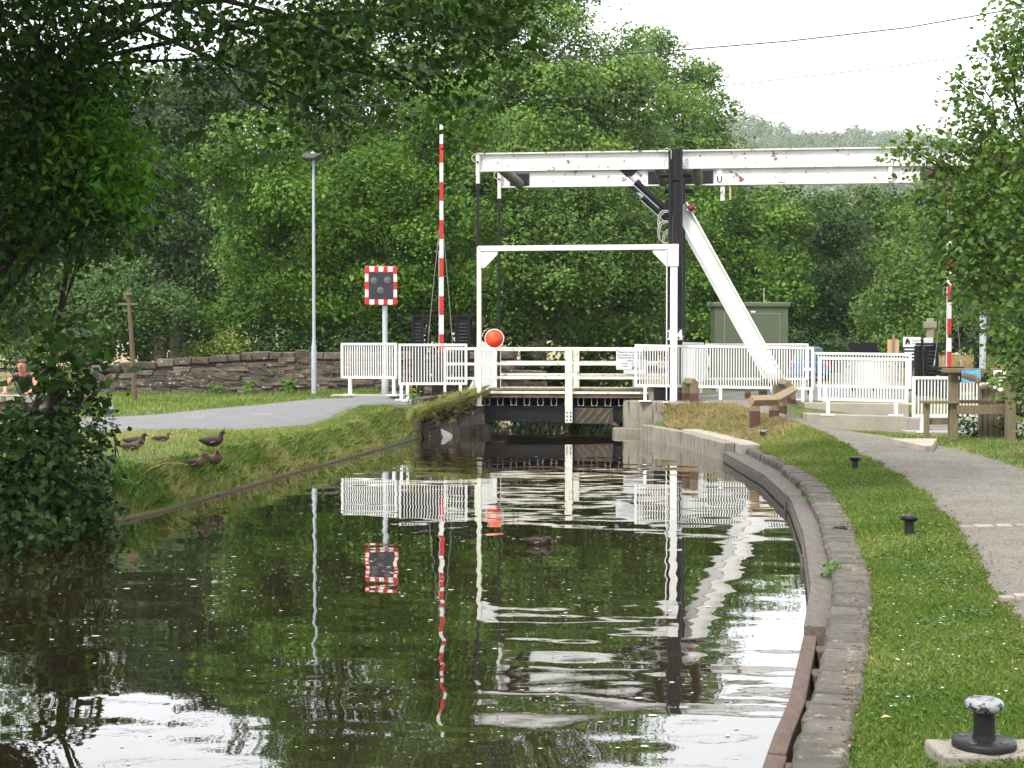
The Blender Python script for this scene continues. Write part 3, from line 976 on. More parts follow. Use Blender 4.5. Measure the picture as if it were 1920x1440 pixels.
for k, (t_, s_) in enumerate((("Please do not operate", .050), ("drawbridge on schooldays", .046), ("between the following", .050), ("hours", .05), ("8.15am      3.15pm", .042), ("9.15am      4.15pm", .042))):
    text(t_, s_, M['ink'], nb, (0, -.0145, .300 - k * .054), name='lettering')
MB().tube([(.09 * .6 * math.cos(t) + .10, -.016, .035 * math.sin(t) - .01) for t in np.linspace(0, math.pi, 12)], .009, 6).build('arch_emblem', M['ink'], nb)
for x in (-.25, .25):
    MB().tube([(x, -.012, .355), (x, -.022, .355)], .012, 8).build('screw', M['ink'], nb)
gcb = thing('control_box', 'pale grey steel control box behind the notice on the drawbridge', 'control box', tuple(Bp(s_of(1191, 2.6), 2.6, .79)), -AL)
MB().b(-.24, .24, -.12, .12, .30, .62).build('case', M['pale'], gcb, bevel=.012)
MB().b(-.2, .2, -.132, -.12, .33, .59).build('door', M['pale'], gcb, bevel=.004)
MB().b(-.05, .05, -.05, .05, 0, .30).build('leg', M['galv'], gcb)

# white portal frame standing before the column
pf = thing('portal_frame', 'slender white goal-shaped steel frame with corner gussets across the drawbridge', 'portal frame', (at(1263, 752, 28.35).x, 28.35, .64), -AL)
pxl = s_of(902, -.30) - s_of(1263, -.30)
wpost = MB().b(-.068, .068, -.05, .05, 0, 3.0).build('post', M['white'], pf, bevel=.006)
MB().b(-.20, .20, -.12, .12, 0, .022).build('base_plate', M['white_worn'], wpost)
for bx in (-.15, .15):
    MB().tube([(bx, -.08, .02), (bx, -.08, .06)], .018, 8).build('bolt', M['rust'], wpost)
MB().b(-.115, .09, -.068, -.052, 2.58, 3.0).build('cap_plate', M['white'], wpost, bevel=.004)
MB().b(pxl - .035, pxl + .045, -.02, .06, -.07, 2.98).build('post', M['white_moss'], pf, bevel=.006)
MB().b(pxl - .01, -.12, -.02, .06, 2.90, 3.0).build('crossbar', M['white'], pf, bevel=.006)
for x0, sg in ((pxl + .045, 1), (-.075, -1)):
    MB().prism([(x0, 2.90), (x0 + sg * .33, 2.90), (x0 + sg * .31, 2.83), (x0 + sg * .07, 2.58), (x0, 2.58)], .0, .05).build('gusset', M['white'], pf)
MB().b(-.145, -.125, -.02, .06, .0, 2.9).build('inner_post', M['white'], pf)
MB().b(pxl - .05, pxl + .075, -.03, .07, -.085, -.07).build('shoe_plate', M['white_moss'], pf)

# red disc and its white board at the far side of the deck
rd = thing('red_disc', 'round orange-red disc with a pale rim standing behind the drawbridge railing', 'stop disc', (at(927, 735, 31.3).x, 31.3, .74))
zc = at(927, 635, 31.3).z - .74
dk = MB().lathe([(0, -.01), (.185, -.01), (.185, .01), (0, .01)], seg=32)
dk.build('disc', M['orange'], rd, (0, -.03, zc), (math.pi / 2, 0, 0))
MB().tube([(.195 * math.cos(a), 0, .195 * math.sin(a)) for a in np.linspace(0, 2 * math.pi, 37)], .009, 8, cap=False).build('rim', M['print_white'], rd, (0, -.03, zc))
MB().b(-.03, .03, 0, .05, 0, zc).build('post', M['white'], rd)
for a in (.3, 2.2, 3.6, 5.1):
    MB().tube([(.05 * math.cos(a), -.04, zc + .04 * math.sin(a)), (.05 * math.cos(a), -.048, zc + .04 * math.sin(a))], .006, 8).build('bolt', M['print_white'], rd)
wb = thing('white_board', 'upright plain white board beside the red disc at the bridge end', 'board', (at(913, 735, 31.6).x, 31.6, .74))
MB().b(-.15, .15, -.02, .02, 0, at(913, 642, 31.6).z - .74).build('panel', M['pale'], wb, bevel=.006)
MB().b(-.04, .04, .02, .07, 0, .8).build('support', M['galv'], wb)

# ------------------------------------------------------------------ guard rails
bal_me = MB().b(-.5, .5, -.5, .5, 0, 1).mesh('baluster')
bal_me.materials.append(M['white'])


def guard_rail(label, P0, P1, ztop, zbot, legs, spacing, foot=None, frame=.05, barw=.020, group='white metal guard rails round the drawbridge', ends=(True, True), zt1=None):
    """P0,P1: plan points; legs: list of (fraction, ground z)"""
    P0, P1 = Vector((P0[0], P0[1], 0)), Vector((P1[0], P1[1], 0))
    d = P1 - P0
    L = d.length
    base = min(z for _, z in legs)
    r = thing('guard_rail', label, 'guard rail', (P0.x, P0.y, base), math.atan2(d.y, d.x), group)
    z0, z1 = zbot - base, ztop - base
    sl = ((zt1 - ztop) / L) if zt1 is not None else 0.0

    def sloped(mb):
        mb.v = [(x, y, z + sl * x) for x, y, z in mb.v]
        return mb
    sloped(MB().b(0, L, -frame * .45, frame * .45, z1 - frame, z1)).build('top_rail', M['white'], r, bevel=.005)
    sloped(MB().b(0, L, -frame * .45, frame * .45, z0, z0 + frame)).build('bottom_rail', M['white'], r, bevel=.005)
    for k, x in enumerate((frame / 2, L - frame / 2)):
        if ends[k]:
            sloped(MB().b(x - frame / 2, x + frame / 2, -frame / 2, frame / 2, z0 + frame, z1 - frame)).build('end_post', M['white'], r)
    nb_ = max(2, int(round((L - 2 * frame) / spacing)))
    for k in range(1, nb_):
        x = frame + (L - 2 * frame) * k / nb_
        link('baluster', bal_me, None, r, (x, 0, z0 + frame - .004 + sl * x), (0, 0, 0), (barw, barw, z1 - z0 - 2 * frame + .008))
    for fr, gz_ in legs:
        x = min(max(fr * L, frame), L - frame)
        lg = MB().b(x - .03, x + .03, -.028, .028, gz_ - base, z0 + sl * x).build('leg', M['white'], r)
        MB().b(x - .12, x + .12, -.09, .09, gz_ - base - .01, gz_ - base + .014).build('base_plate', M['white'], lg)
    return r


def gpt(px, Y): return (at(px, 650, Y).x, Y)


# left pair
guard_rail('white guard rail in front of the stone wall below the red and white signal', gpt(640, 31.2), gpt(744, 30.6), at(690, 643, 31).z, at(690, 710, 31).z, [(.16, .70), (.95, .70)], .056)
guard_rail('white guard rail beside long grass between signal and drawbridge', gpt(747, 29.2), gpt(876, 29.35), at(800, 644.5, 29.25).z, at(800, 722, 29.25).z, [(.04, .66), (.13, .64), (.9, .62)], .058)
# short approach rail to the bridge
ar = thing('approach_rail', 'short three-bar white rail between left guard rail and drawbridge rods', 'railing', (gpt(832, 30.4)[0], 30.4, .7), math.atan2(-.35, 1.05) * .5)
for z in (.93, .62, .33):
    MB().b(0, .66, -.022, .022, z, z + .055).build('rail', M['white_moss'], ar, bevel=.005)
MB().b(.64, .67, -.025, .025, 0, .985).build('end_post', M['white_moss'], ar)
MB().b(.0, .05, -.025, .025, 0, .985).build('end_post', M['white_moss'], ar)
MB().prism([(.44, 0), (.62, 0), (.62, .35)], -.02, .02).build('gusset', M['white'], ar)
# right near one
guard_rail('long white guard rail behind the white portal post and the timber knee rails', gpt(1190, 28.75), gpt(1526, 28.2), at(1190, 645.5, 28.75).z, at(1190, 725, 28.75).z, [(.06, .655), (.485, .63), (.94, .6), (.985, .6)], .050, zt1=at(1526, 650.5, 28.2).z)
# cross rail seen almost end-on, then the far one
guard_rail('white guard rail running away from the canal past the drawbridge column', gpt(1274, 29.7), gpt(1318, 33.2), 1.79, .92, [(.1, .66), (.92, .66)], .06)
guard_rail('white guard rail on the far side of the road before the green cabinet', gpt(1322, 33.3), gpt(1516, 33.0), at(1400, 644, 33).z, at(1400, 713, 33).z, [(.12, .66), (.55, .66), (.95, .66)], .058)
# ramp rails
guard_rail('white guard rail on the upper ramp wall in front of the blue car', gpt(1524, 28.3), gpt(1709, 28.0), at(1524, 660, 28.3).z, at(1524, 726, 28.3).z, [(.12, at(1545, 755, 28.2).z), (.95, at(1700, 757, 28).z)], .053, zt1=at(1709, 662.5, 28).z)
guard_rail('white guard rail standing on the front concrete ramp wall', gpt(1534, 25.4), gpt(1704, 25.0), at(1534, 669, 25.4).z, at(1534, 751, 25.4).z, [(.115, at(1553, 778, 25.3).z), (.865, at(1680, 779, 25.1).z)], .050, zt1=at(1704, 672, 25.0).z)
guard_rail('white guard rail behind the old timber seat at the ramp foot', gpt(1711, 24.6), gpt(1856, 24.6), at(1711, 706, 24.6).z, at(1711, 783, 24.6).z, [(.13, at(1730, 810, 24.6).z), (.9, at(1840, 810, 24.6).z)], .054)

# concrete ramp walls
rw = thing('ramp_wall', 'low concrete wall of the ramp with the nearest white rail on top', 'wall', (gpt(1600, 25)[0], 25, .2))


def wall_px(px0, px1, Y0, Y1, ytop0, ytop1, zb, th):
    a, b2 = at(px0, ytop0, Y0), at(px1, ytop1, Y1)
    vs = []
    for p_ in (a, b2):
        vs += [(p_.x, p_.y - .08, zb), (p_.x, p_.y + th, zb), (p_.x, p_.y + th, p_.z), (p_.x, p_.y - .08, p_.z)]
    fs = [(0, 1, 2, 3), (7, 6, 5, 4), (0, 4, 5, 1), (1, 5, 6, 2), (2, 6, 7, 3), (3, 7, 4, 0)]
    return MB()._add(vs, fs)


wx = gpt(1600, 25)[0]
wall_px(1512, 1698, 25.45, 25.0, 775, 781, .1, .3).build('wall', M['concrete'], rw, (-wx, -25, -.2), bevel=.015)
rw2 = thing('ramp_wall', 'buff concrete wall behind the ramp, under the upper white rail', 'wall', (gpt(1600, 27.9)[0], 27.9, .2))
wall_px(1508, 1702, 27.9, 27.6, 754.5, 757, .1, .3).build('wall', M['concrete'], rw2, (-gpt(1600, 27.9)[0], -27.9, -.2), bevel=.015)
rw3 = thing('ramp_wall', 'pale concrete plinth under the rail behind the old timber seat', 'wall', (gpt(1770, 24.6)[0], 24.6, .1))
wall_px(1700, 1850, 24.6, 24.6, 808, 810, .0, .4).build('wall', M['concrete'], rw3, (-gpt(1770, 24.6)[0], -24.6, -.1), bevel=.015)
rw4 = thing('ramp_wall', 'far buff concrete ramp wall seen through the timber seat', 'wall', (gpt(1770, 26.4)[0], 26.4, .1))
wall_px(1704, 1860, 26.4, 26.4, 783, 786, .0, .25).build('wall', M['concrete'], rw4, (-gpt(1770, 26.4)[0], -26.4, -.1), bevel=.015)
slab = thing('concrete_slab', 'flat pale concrete slab set in the towpath before the old timber seat', 'slab', (gz(1700, 828, .33).x, gz(1700, 828, .33).y, .3))
q = [gz(*p_, .36) for p_ in ((1668, 824), (1757, 824), (1748, 838), (1735, 839))]
MB().slab([(a.x - slab.location.x, a.y - slab.location.y) for a in q], -.1, .075).build('slab', M['concrete'], slab)
kerb = thing('concrete_plinth', 'pale concrete plinth under the left guard rail by the lane', 'plinth', (gpt(690, 31)[0], 31, .55))
MB().b(gpt(622, 31)[0] - kerb.location.x, gpt(760, 31)[0] - kerb.location.x, -.3, .35, 0, .155).build('plinth', M['concrete'], kerb, bevel=.015)

# ------------------------------------------------------------------ lamp, signal, barriers
lx = at(589, 730, 32.4)
lamp = thing('street_lamp', 'tall thin grey street lamp in front of the stone wall', 'street lamp', (lx.x, 32.4, .62))
lt = at(589, 296, 32.4).z - .62
MB().lathe([(.058, 0), (.058, lt * .205), (.04, lt * .225), (.036, lt * .25), (.028, lt)], seg=12).build('column', M['galv'], lamp)
lh = thing_head = MB()
lh.prism([(-.20, -.05), (-.14, .035), (.21, .025), (.21, .008), (.06, -.075), (-.08, -.08)], -.42, .12)
lh.build('lamp_head', M['lamp_grey'], lamp, (0, 0, lt + .02), bevel=.01)
MB().lathe([(.035, 0), (.035, .03), (.02, .045)], (0.0, -.1, lt + .07), 10).build('photocell', M['print_white'], lamp)
MB().b(-.085, .09, -.40, -.05, lt - .045, lt - .036).build('lens', M['lens'], lamp)
MB().b(-.03, .03, -.0605, -.0565, .15, .62).build('access_door', M['galv'], lamp)

sg = at(715, 536, 31.9)
sig = thing('wig_wag_signal', 'square signal board with red and white border and three grey lamps', 'traffic signal', (at(722, 730, 31.9).x, 31.9, .66))
hz0 = sg.z - .66
xo = sg.x - sig.location.x
MB().lathe([(.075, 0), (.075, .42), (.055, .46), (.055, hz0 - .2)], seg=14).build('post', M['galv'], sig)
hd = thing_dummy = MB().b(-.345, .345, -.03, .03, -.415, .415).build('backing', M['red'], sig, (xo, -.09, hz0), (0, 0, 0), bevel=.05)
hd.rotation_euler = (0, 0, .12)
MB().b(-.258, .258, -.036, -.031, -.29, .285).build('face', M['dgrey'], hd)
for x in (-.235, -.06, .13) if False else (-.195, 0.0, .195):
    for z in (.355, -.345):
        MB().b(x - .05, x + .05, -.035, -.031, z - .055, z + .05).build('white_square', M['print_white'], hd)
for z in (.165, -.165):
    for x in (-.302, .302):
        MB().b(x - .034, x + .034, -.035, -.031, z - .08, z + .08).build('white_square', M['print_white'], hd)
for x, z in ((-.145, .095), (.14, .105), (-.005, -.11)):
    l_ = MB().lathe([(0, 0), (.078, 0), (.078, .006), (.05, .010), (0, .012)], seg=18).build('lamp', M['lens'], hd, (x, -.034, z), (math.pi / 2, 0, 0))
    MB().tube([(.09 * math.cos(t), .09 * math.sin(t), .06) for t in np.linspace(-.2, math.pi + .2, 12)], .007, 6).build('hood', M['dgrey'], l_)


def barrier(label, px, Y, ytop, ybot, hb, lean=0.0, first_white=True):
    b_ = at(px, ybot, Y)
    z0 = .66
    r = thing('barrier', label, 'barrier', (b_.x, Y, z0), 0)
    zt, zb = at(px, ytop, Y).z - z0, b_.z - z0
    nseg = 12
    for k in range(nseg):
        a, c = zb + (zt - zb) * k / nseg, zb + (zt - zb) * (k + 1) / nseg
        wdt = .046 - .012 * k / nseg
        la_ = lean
        white = ((nseg - 1 - k) % 2 == 0)
        MB().b(-wdt + la_ * a, wdt + la_ * a, -.03, .03, a, c).build('boom_section', M['white'] if white else M['red'], r)
    MB().b(-.058, -.05, -.036, .0, zb, zb + (zt - zb) * .45).build('boom_edge', M['white'], r)
    for sx in (-1, 1):
        q0 = Vector((0, -.02, zb + (zt - zb) * .62))
        q1 = Vector((sx * .28 - .03, -.02, zb - .0))
        MB().tube([q0, q0.lerp(q1, .5) + Vector((sx * .012, 0, 0)), q1], .006, 5).build('guy_wire', M['wire'], r)
        MB().tube([q1.lerp(q0, .02), q1.lerp(q0, .07)], .014, 6).build('turnbuckle', M['galv'], r)
    MB().b(-.36, .30, -.06, .06, zb - .04, zb + .02).build('spreader', M['black_clean'], r)
    for sx in (-.07, .07):
        MB().b(sx - .03, sx + .03, -.05, .05, .2, zb - .04).build('pivot_arm', M['black_clean'], r)
    MB().b(-.2, .2, -.18, .18, -.03, .55).build('drive_box', M['black_clean'], r, bevel=.015)
    MB().tube([(-.25, 0, .42), (.25, 0, .42)], .04, 10).build('shaft', M['galv'], r)
    return r


barrier('raised red and white barrier pole left of the drawbridge', 828, 31.9, 234, 662, .9)
barrier('raised red and white barrier pole rising through maple leaves right of the drawbridge', 1779, 30.4, 318, 690, .9, lean=-.004)


def slatted_frame(label, pxa, pxb, Y, ytop, cab, zb=.66):
    a, b2 = at(pxa, ytop, Y), at(pxb, ytop, Y)
    r = thing('barrier_cage', label, 'barrier guard', ((a.x), Y, zb))
    L, h = b2.x - a.x, a.z - zb
    MB().b(0, L, -.03, .03, h - .05, h).build('top_bar', M['black_clean'], r)
    for x0, x1 in cab:
        X0, X1 = at(x0, ytop, Y).x - a.x, at(x1, ytop, Y).x - a.x
        MB().b(X0, X1, .02, .10, 0, h - .055).build('back_panel', M['black_clean'], r)
        MB().b(X0, X0 + .05, -.05, .0195, 0, h - .055).build('post', M['black_clean'], r)
        MB().b(X1 - .05, X1, -.05, .0195, 0, h - .055).build('post', M['black_clean'], r)
        z = .1
        while z < h - .15:
            MB().b(X0 + .055, X1 - .055, -.02, .015, z, z + .035).build('slat', M['dgrey'], r)
            z += .075
    return r


slatted_frame('black slatted frame behind the left barrier pole', 772, 882, 33.0, 590, ((772, 794), (853, 881)))
slatted_frame('black slatted frame round the right barrier pole', 1717, 1852, 31.2, 643, ((1717, 1731), (1735, 1759), (1829, 1836), (1842, 1850)))

# ------------------------------------------------------------------ green cabinet
gcx = at(1404, 650, 36)
gc = thing('equipment_cabinet', 'olive green equipment cabinet behind the white back stay', 'cabinet', (gcx.x, 36, .66))
w_, h_ = (1472 - 1336) / F * 36 / 2, at(1404, 572, 36).z - .66
MB().b(-w_, w_, -.4, .4, 0, h_ - .03).build('case', M['green_cab'], gc, bevel=.015)
rz_ = h_ + .06
MB().slab([(-w_ - .05, -.46), (w_ + .05, -.46), (w_ + .05, .46), (-w_ - .05, .46)], h_ - .06, rz_).build('roof', M['green_cab'], gc, bevel=.03)
dx0, dx1 = at(1353, 600, 36).x - gcx.x, at(1457, 600, 36).x - gcx.x
dt = at(1404, 588, 36).z - .66
MB().b(dx0 + .015, dx1 - .015, -.412, -.399, .1, dt - .015).build('door', M['green_cab'], gc)
for q in ((dx0, dx0 + .013, .1, dt), (dx1 - .013, dx1, .1, dt), (dx0 + .013, dx1 - .013, dt - .013, dt)):
    MB().b(q[0], q[1], -.4145, -.3995, q[2], q[3]).build('door_edge', M['green_line'], gc)
MB().b(-.02, .09, -.408, -.399, dt + .02, dt + .055).build('name_plate', M['print_white'], gc)
MB().tube([(.36, 0, rz_), (.36, 0, rz_ + .35)], .012, 6).build('aerial', M['galv'], gc)

# ------------------------------------------------------------------ timber knee rails
def knee_rail(label, pts, legs, zg, h=.42, mat='wood_new', group=None):
    """square rail set on its corner along pts, on posts with dark feet"""
    o = Vector((pts[0][0], pts[0][1], zg))
    r = thing('knee_rail', label, 'timber rail', o, 0, group)
    for a, b2 in zip(pts[:-1], pts[1:]):
        a, b2 = Vector((a[0], a[1], a[2] if len(a) > 2 else zg)) - o, Vector((b2[0], b2[1], b2[2] if len(b2) > 2 else zg)) - o
        a.z += h; b2.z += h
        d = (b2 - a).normalized()
        u = Matrix.Rotation(math.radians(38), 3, d) @ Vector((0, 0, 1))
        MB().bar(a, b2, .125, .125, upv=u).build('rail', M[mat], r, bevel=.008)
    for x, y, z in legs:
        lg = MB().b(-.075, .075, -.065, .065, .16, h - .02).build('post', M[mat], r, (x - o.x, y - o.y, z - o.z), (0, 0, random.uniform(-.1, .1)), bevel=.008)
        MB().b(-.079, .079, -.069, .069, -.1, .16).build('post_foot', M['wood_foot'], lg, bevel=.008)
    return r


def gp(px, py, z):
    a = gz(px, py, z)
    return (a.x, a.y, z)


p1, p2, p3 = gp(1408, 795, .50), gp(1452, 793, .50), gp(1487, 768, .55)
knee_rail('pale timber knee rail with an angled bend at the path edge', [p1, p2, p3], [gp(1415, 790, .50), gp(1451, 788, .50), gp(1466, 779, .53), gp(1484, 765, .55)], .50, h=.36)
b1, b2_, b3 = gp(1425, 757, .60), gp(1458, 757, .60), gp(1489, 766, .56)
knee_rail('older dark topped timber knee rail behind the pale angled one', [b1, b2_, (p3[0] - .05, p3[1] + .2, .6)], [gp(1430, 758, .60), gp(1457, 759, .6), gp(1474, 760, .6)], .60, h=.40, mat='wood_old')
ka, kb = at(1301, 755, 28.15), at(1287, 752, 28.35)
knee_rail('short dark timber knee rail beside the white portal post', [(ka.x, ka.y - .06, .66), (kb.x, kb.y + .1, .66)], [(ka.x, ka.y, .655), (kb.x, kb.y, .655), (kb.x - .09, kb.y + .35, .655)], .655, h=.36, mat='wood_old')
sp = gp(1402, 751, .64)
st_ = thing('timber_post', 'single brown timber post under the long white guard rail', 'post', sp)
MB().b(-.05, .05, -.05, .05, -.1, .30).build('shaft', M['wood_old'], st_, bevel=.006)
MB().b(-.054, .054, -.054, .054, -.1, .14).build('foot', M['wood_foot'], st_)
bk = gp(1519, 748, .6)
bb = thing('black_bollard', 'short black post at the end of the long white guard rail', 'bollard', bk)
MB().lathe([(.055, -.05), (.055, .34), (.05, .36), (.03, .37)], seg=14).build('post', M['black_clean'], bb)
MB().lathe([(.09, -.02), (.09, .01), (.06, .015)], seg=14).build('flange', M['black_clean'], bb)

# ------------------------------------------------------------------ mooring bollards
def bollard(label, P, flange=True, white_cap=True, pad=True, s=1.0):
    r = thing('mooring_bollard', label, 'mooring bollard', P, 0, 'mooring bollards along the towpath grass')
    r.scale = (s, s, s)
    MB().lathe([(.045, .0), (.04, .02), (.037, .04), (.037, .12)], seg=20).build('post', M['black_clean'], r)
    cap = MB().lathe([(.037, .112), (.058, .118), (.068, .132), (.067, .148), (.055, .158), (.0, .160)], seg=24)
    cap.build('cap', M['cap_white'] if white_cap else M['black_clean'], r)
    if flange:
        fl = MB().lathe([(.112, -.012), (.112, .006), (.108, .012), (.044, .016)], seg=28).build('flange', M['black_clean'], r)
        for a in (.75, 2.4, 3.9, 5.5):
            MB().lathe([(.017, 0), (.017, .004), (.008, .005)], (.078 * math.cos(a), .078 * math.sin(a), .0125), 10).build('bolt', M['dgrey'], fl)
    if pad:
        MB().b(-.185, .2, -.11, .11, -.10, -.013).build('pad', M['concrete_old'], r, bevel=.012)
    return r


M['cap_white'] = surf('chipped_white_cap_paint', (.27, .28, .29), (.20, .21, .22), 14, .5, spot=(.02, .02, .03), spot_scale=30, spot_lo=.52, spot_hi=.55)
A_ = gz(1845, 1398, .275)
bollard('nearest mooring bollard with chipped white cap and bolted round flange', (A_.x, A_.y, .285))
B_ = gz(1705, 997, .27)
bl = bollard('black round capped mooring bollard on a square pad in the grass', (B_.x, B_.y, g1(B_.x, B_.y) + .015), flange=False, white_cap=False)
C_ = gz(1603, 877, .28)
bollard('mid distance black mooring bollard on a thin plate beside the towpath', (C_.x, C_.y, g1(C_.x, C_.y) + .012), True, False, False)
D_ = gz(1430, 799, .48)
bollard('farthest mooring bollard, white topped, below the pale knee rail', (D_.x, D_.y, g1(D_.x, D_.y)), False, True, False, .95)

# ------------------------------------------------------------------ old timber seat with boards
Ys = 22.6
so = at(1790, 822, Ys)
seat = thing('timber_bench', 'old greenish timber shelf seat with leaning rail at the towpath', 'timber seat', (so.x, Ys, .30))


def sp_(px, py, dy=0.0):
    a = at(px, py, Ys + dy)
    return (a.x - so.x, a.z - .30)


def sbox(name, px0, py0, px1, py1, dy0, dy1, mat='wood_old', bev=.006):
    Ym = (dy0 + dy1) / 2
    x0, z1 = sp_(px0, py0, dy0)
    x1, z0 = sp_(px1, py1, dy0)
    return MB().b(x0, x1, dy0, dy1, z0, z1).build(name, M[mat], seat, bevel=bev)


sbox('post', 1782, 697, 1797, 826, -.06, .06)
sbox('post', 1889, 712, 1905, 834, -.36, -.24)
sbox('post', 1735, 756, 1743, 824, -.05, .05)
sbox('leaning_rail', 1775, 691, 1930, 699, -.16, .10)
sbox('back_board', 1800, 699.5, 1925, 717, .02, .06)
sbox('front_rail', 1795, 760, 1916, 777, -.14, -.08)
sbox('seat_board', 1733, 752, 1800, 757, -.12, .16)
sbox('seat_board', 1797, 751, 1890, 756.5, -.07, .25, 'wood_foot')
sbox('low_rail', 1743, 784, 1782, 796, .02, .07)
pal = thing('paling_row', 'row of upright weathered timber palings behind the old seat', 'palings', (at(1870, 820, 23.2).x, 23.2, .28))
for k, px in enumerate((1838, 1846.5, 1857, 1868, 1877, 1885.5)):
    a = at(px, 722 + random.uniform(-2, 3), 23.2 + k * .01)
    wv = (6, 9, 10.5, 10, 7, 8)[k] / F * 23.2 / 2
    MB().b(-wv, wv, -.04, .04, -.05, a.z - .28).build('paling', M['wood_old'], pal, (a.x - pal.location.x, k * .01, 0), bevel=.006)
ang_ = at(1838, 726, 23.1)
br = MB().bar((0, 0, 0), (at(1857, 720, 23.1).x - ang_.x, 0, .07), .05, .03)
br.build('brace', M['wood_old'], pal, (ang_.x - pal.location.x, -.09, ang_.z - .28 - .02))
# picture panel with stepping stones, flat print
pp = at(1803, 693, Ys - .19)
pic = thing('picture_panel', 'blue picture panel of stepping stones across water on the seat rail', 'picture', (pp.x, Ys - .19, at(1803, 718, Ys - .19).z))
wpp, hpp = at(1839, 693, Ys - .19).x - pp.x, pp.z - pic.location.z
pm, n, l, p = new_mat('printed_river_picture')
tc = n.new("ShaderNodeTexCoord"); nz = n.new("ShaderNodeTexNoise"); nz.inputs["Scale"].default_value = 9
mpn = n.new("ShaderNodeMapping"); mpn.inputs["Scale"].default_value = (1, 1, 4)
l.new(tc.outputs["Object"], mpn.inputs[0]); l.new(mpn.outputs[0], nz.inputs["Vector"])
rr_ = ramp(n, [(.35, (.05, .22, .42)), (.55, (.12, .36, .55)), (.7, (.35, .5, .55))])
l.new(nz.outputs["Fac"], rr_.inputs[0]); l.new(rr_.outputs[0], p.inputs["Base Color"])
MB().b(0, wpp, -.008, .008, 0, hpp).build('panel', pm, pic)
for fx_, fz_, s_ in ((.12, .55, .045), (.3, .5, .05), (.47, .42, .052), (.65, .33, .05), (.85, .18, .05)):
    MB().lathe([(0, 0), (s_, 0), (s_ * .9, .004), (0, .006)], seg=12).build('printed_stone', M['wood_old'], pic, (fx_ * wpp, -.0085, fz_ * hpp), (math.pi / 2, 0, 0))
lp_ = at(1863, 694, Ys - .2)
leaf_ = thing('leaflet', 'pinned white leaflet with photo and small symbols on the seat rail', 'leaflet', (lp_.x, Ys - .2, at(1863, 734, Ys - .2).z))
wl2, hl2 = at(1889, 694, Ys - .2).x - lp_.x, lp_.z - leaf_.location.z
MB().prism([(0, .05), (wl2 * .5, 0), (wl2 * .9, .03), (wl2, .1), (wl2, hl2), (0, hl2)], -.002, .004).build('sheet', M['print_white'], leaf_)
MB().b(wl2 * .1, wl2 * .97, -.0035, -.0022, hl2 * .56, hl2 * .80).build('photo', M['denim'], leaf_)
MB().b(wl2 * .35, wl2 * .97, -.0045, -.0036, hl2 * .62, hl2 * .69).build('photo_band', M['straw'], leaf_)
for k, mt in enumerate(('ink', 'red', 'ink')):
    MB().b(wl2 * (.17 + .3 * k), wl2 * (.29 + .3 * k), -.0035, -.0022, hl2 * .24, hl2 * .36).build('symbol', M[mt], leaf_)

# ------------------------------------------------------------------ signs and posts at the far right
def post_thing(name, label, cat, px, Y, ybase, ytop, r_, mat, z0=None):
    b_ = at(px, ybase, Y)
    t = thing(name, label, cat, (b_.x, Y, z0 if z0 is not None else b_.z))
    h = at(px, ytop, Y).z - t.location.z
    return t, h


sb, hh = post_thing('canal_sign', 'white sign panel with dark bridge emblem above a black text board', 'sign', 1709, 33.5, 720, 632, .03, None, .66)
sw = (1727 - 1694) / F * 33.5 / 2
MB().b(-sw, sw, -.03, 0, hh - .22, hh).build('panel', M['print_white'], sb)
tb = MB().b(-sw, sw * .5, -.03, 0, hh - .70, hh - .222).build('text_board', M['dgrey'], sb)
MB().b(-.05, .05, .0, .05, 0, hh).build('post', M['wood_old'], sb)
MB().prism([(-.15, hh - .17), (-.15, hh - .08), (-.11, hh - .02), (-.06, hh - .07), (-.045, hh - .17), (-.075, hh - .17), (-.09, hh - .11), (-.12, hh - .17)], -.034, -.031).build('emblem', M['ink'], sb)
text("Canal &", .065, M['ink'], sb, (.0, -.0325, hh - .10), align='LEFT')
text("River Trust", .055, M['ink'], sb, (.0, -.0325, hh - .165), align='LEFT')
for k in range(4):
    MB().b(-sw * .85, sw * (.3 - .1 * (k % 2)), -.034, -.031, hh - .29 - k * .075, hh - .262 - k * .075).build('text_line', M['print_white'], tb)

wp, hh = post_thing('wooden_post', 'pale weathered wooden post with a collar near its top', 'post', 1743, 34, 720, 597, .05, None, .66)
MB().b(-.075, .075, -.075, .075, 0, hh).build('shaft', M['pale_post'], wp, bevel=.02)
MB().b(-.125, .125, -.11, .11, hh - .22, hh - .07).build('collar', M['pale_post'], wp, bevel=.012)
MB().b(-.17, .03, -.14, -.08, .95, 1.24).build('box', M['pale'], wp, bevel=.01)
gpst, hh = post_thing('grey_post', 'grey steel post with black clamps among the maple leaves', 'post', 1842, 29.6, 740, 586, .06, None, .5)
MB().lathe([(.066, 0), (.066, hh)], seg=14).build('shaft', M['galv'], gpst)
for z in (hh - .05, hh - .36, hh - .40):
    MB().lathe([(.075, z), (.075, z + .03)], seg=14).build('clamp', M['black_clean'], gpst)
MB().b(.05, .12, -.02, .04, hh - .55, hh).build('sign_channel', M['dgrey'], gpst)
pb_, hh = post_thing('plywood_board', 'plain pale plywood board on a wooden stake beyond the white rail', 'board', 1674, 33, 715, 634, .03, None, .66)
MB().b(-.125, .125, -.02, 0, hh - .38, hh - .03).build('board', M['straw'], pb_)
MB().b(-.03, .03, -.045, -.021, 0, hh + .06).build('stake', M['wood_new'], pb_)
dsk, hh = post_thing('information_sign', 'wide black tilted panel above the white ramp rail', 'information panel', 1621, 33.8, 720, 643, .03, None, .66)
MB().prism([(-.32, hh - .23), (.31, hh - .23), (.26, hh), (-.37, hh)], -.03, .0).build('panel', M['black_clean'], dsk)
for x in (-.25, .22):
    MB().b(x - .04, x + .04, .001, .06, 0, hh - .05).build('leg', M['black_clean'], dsk)

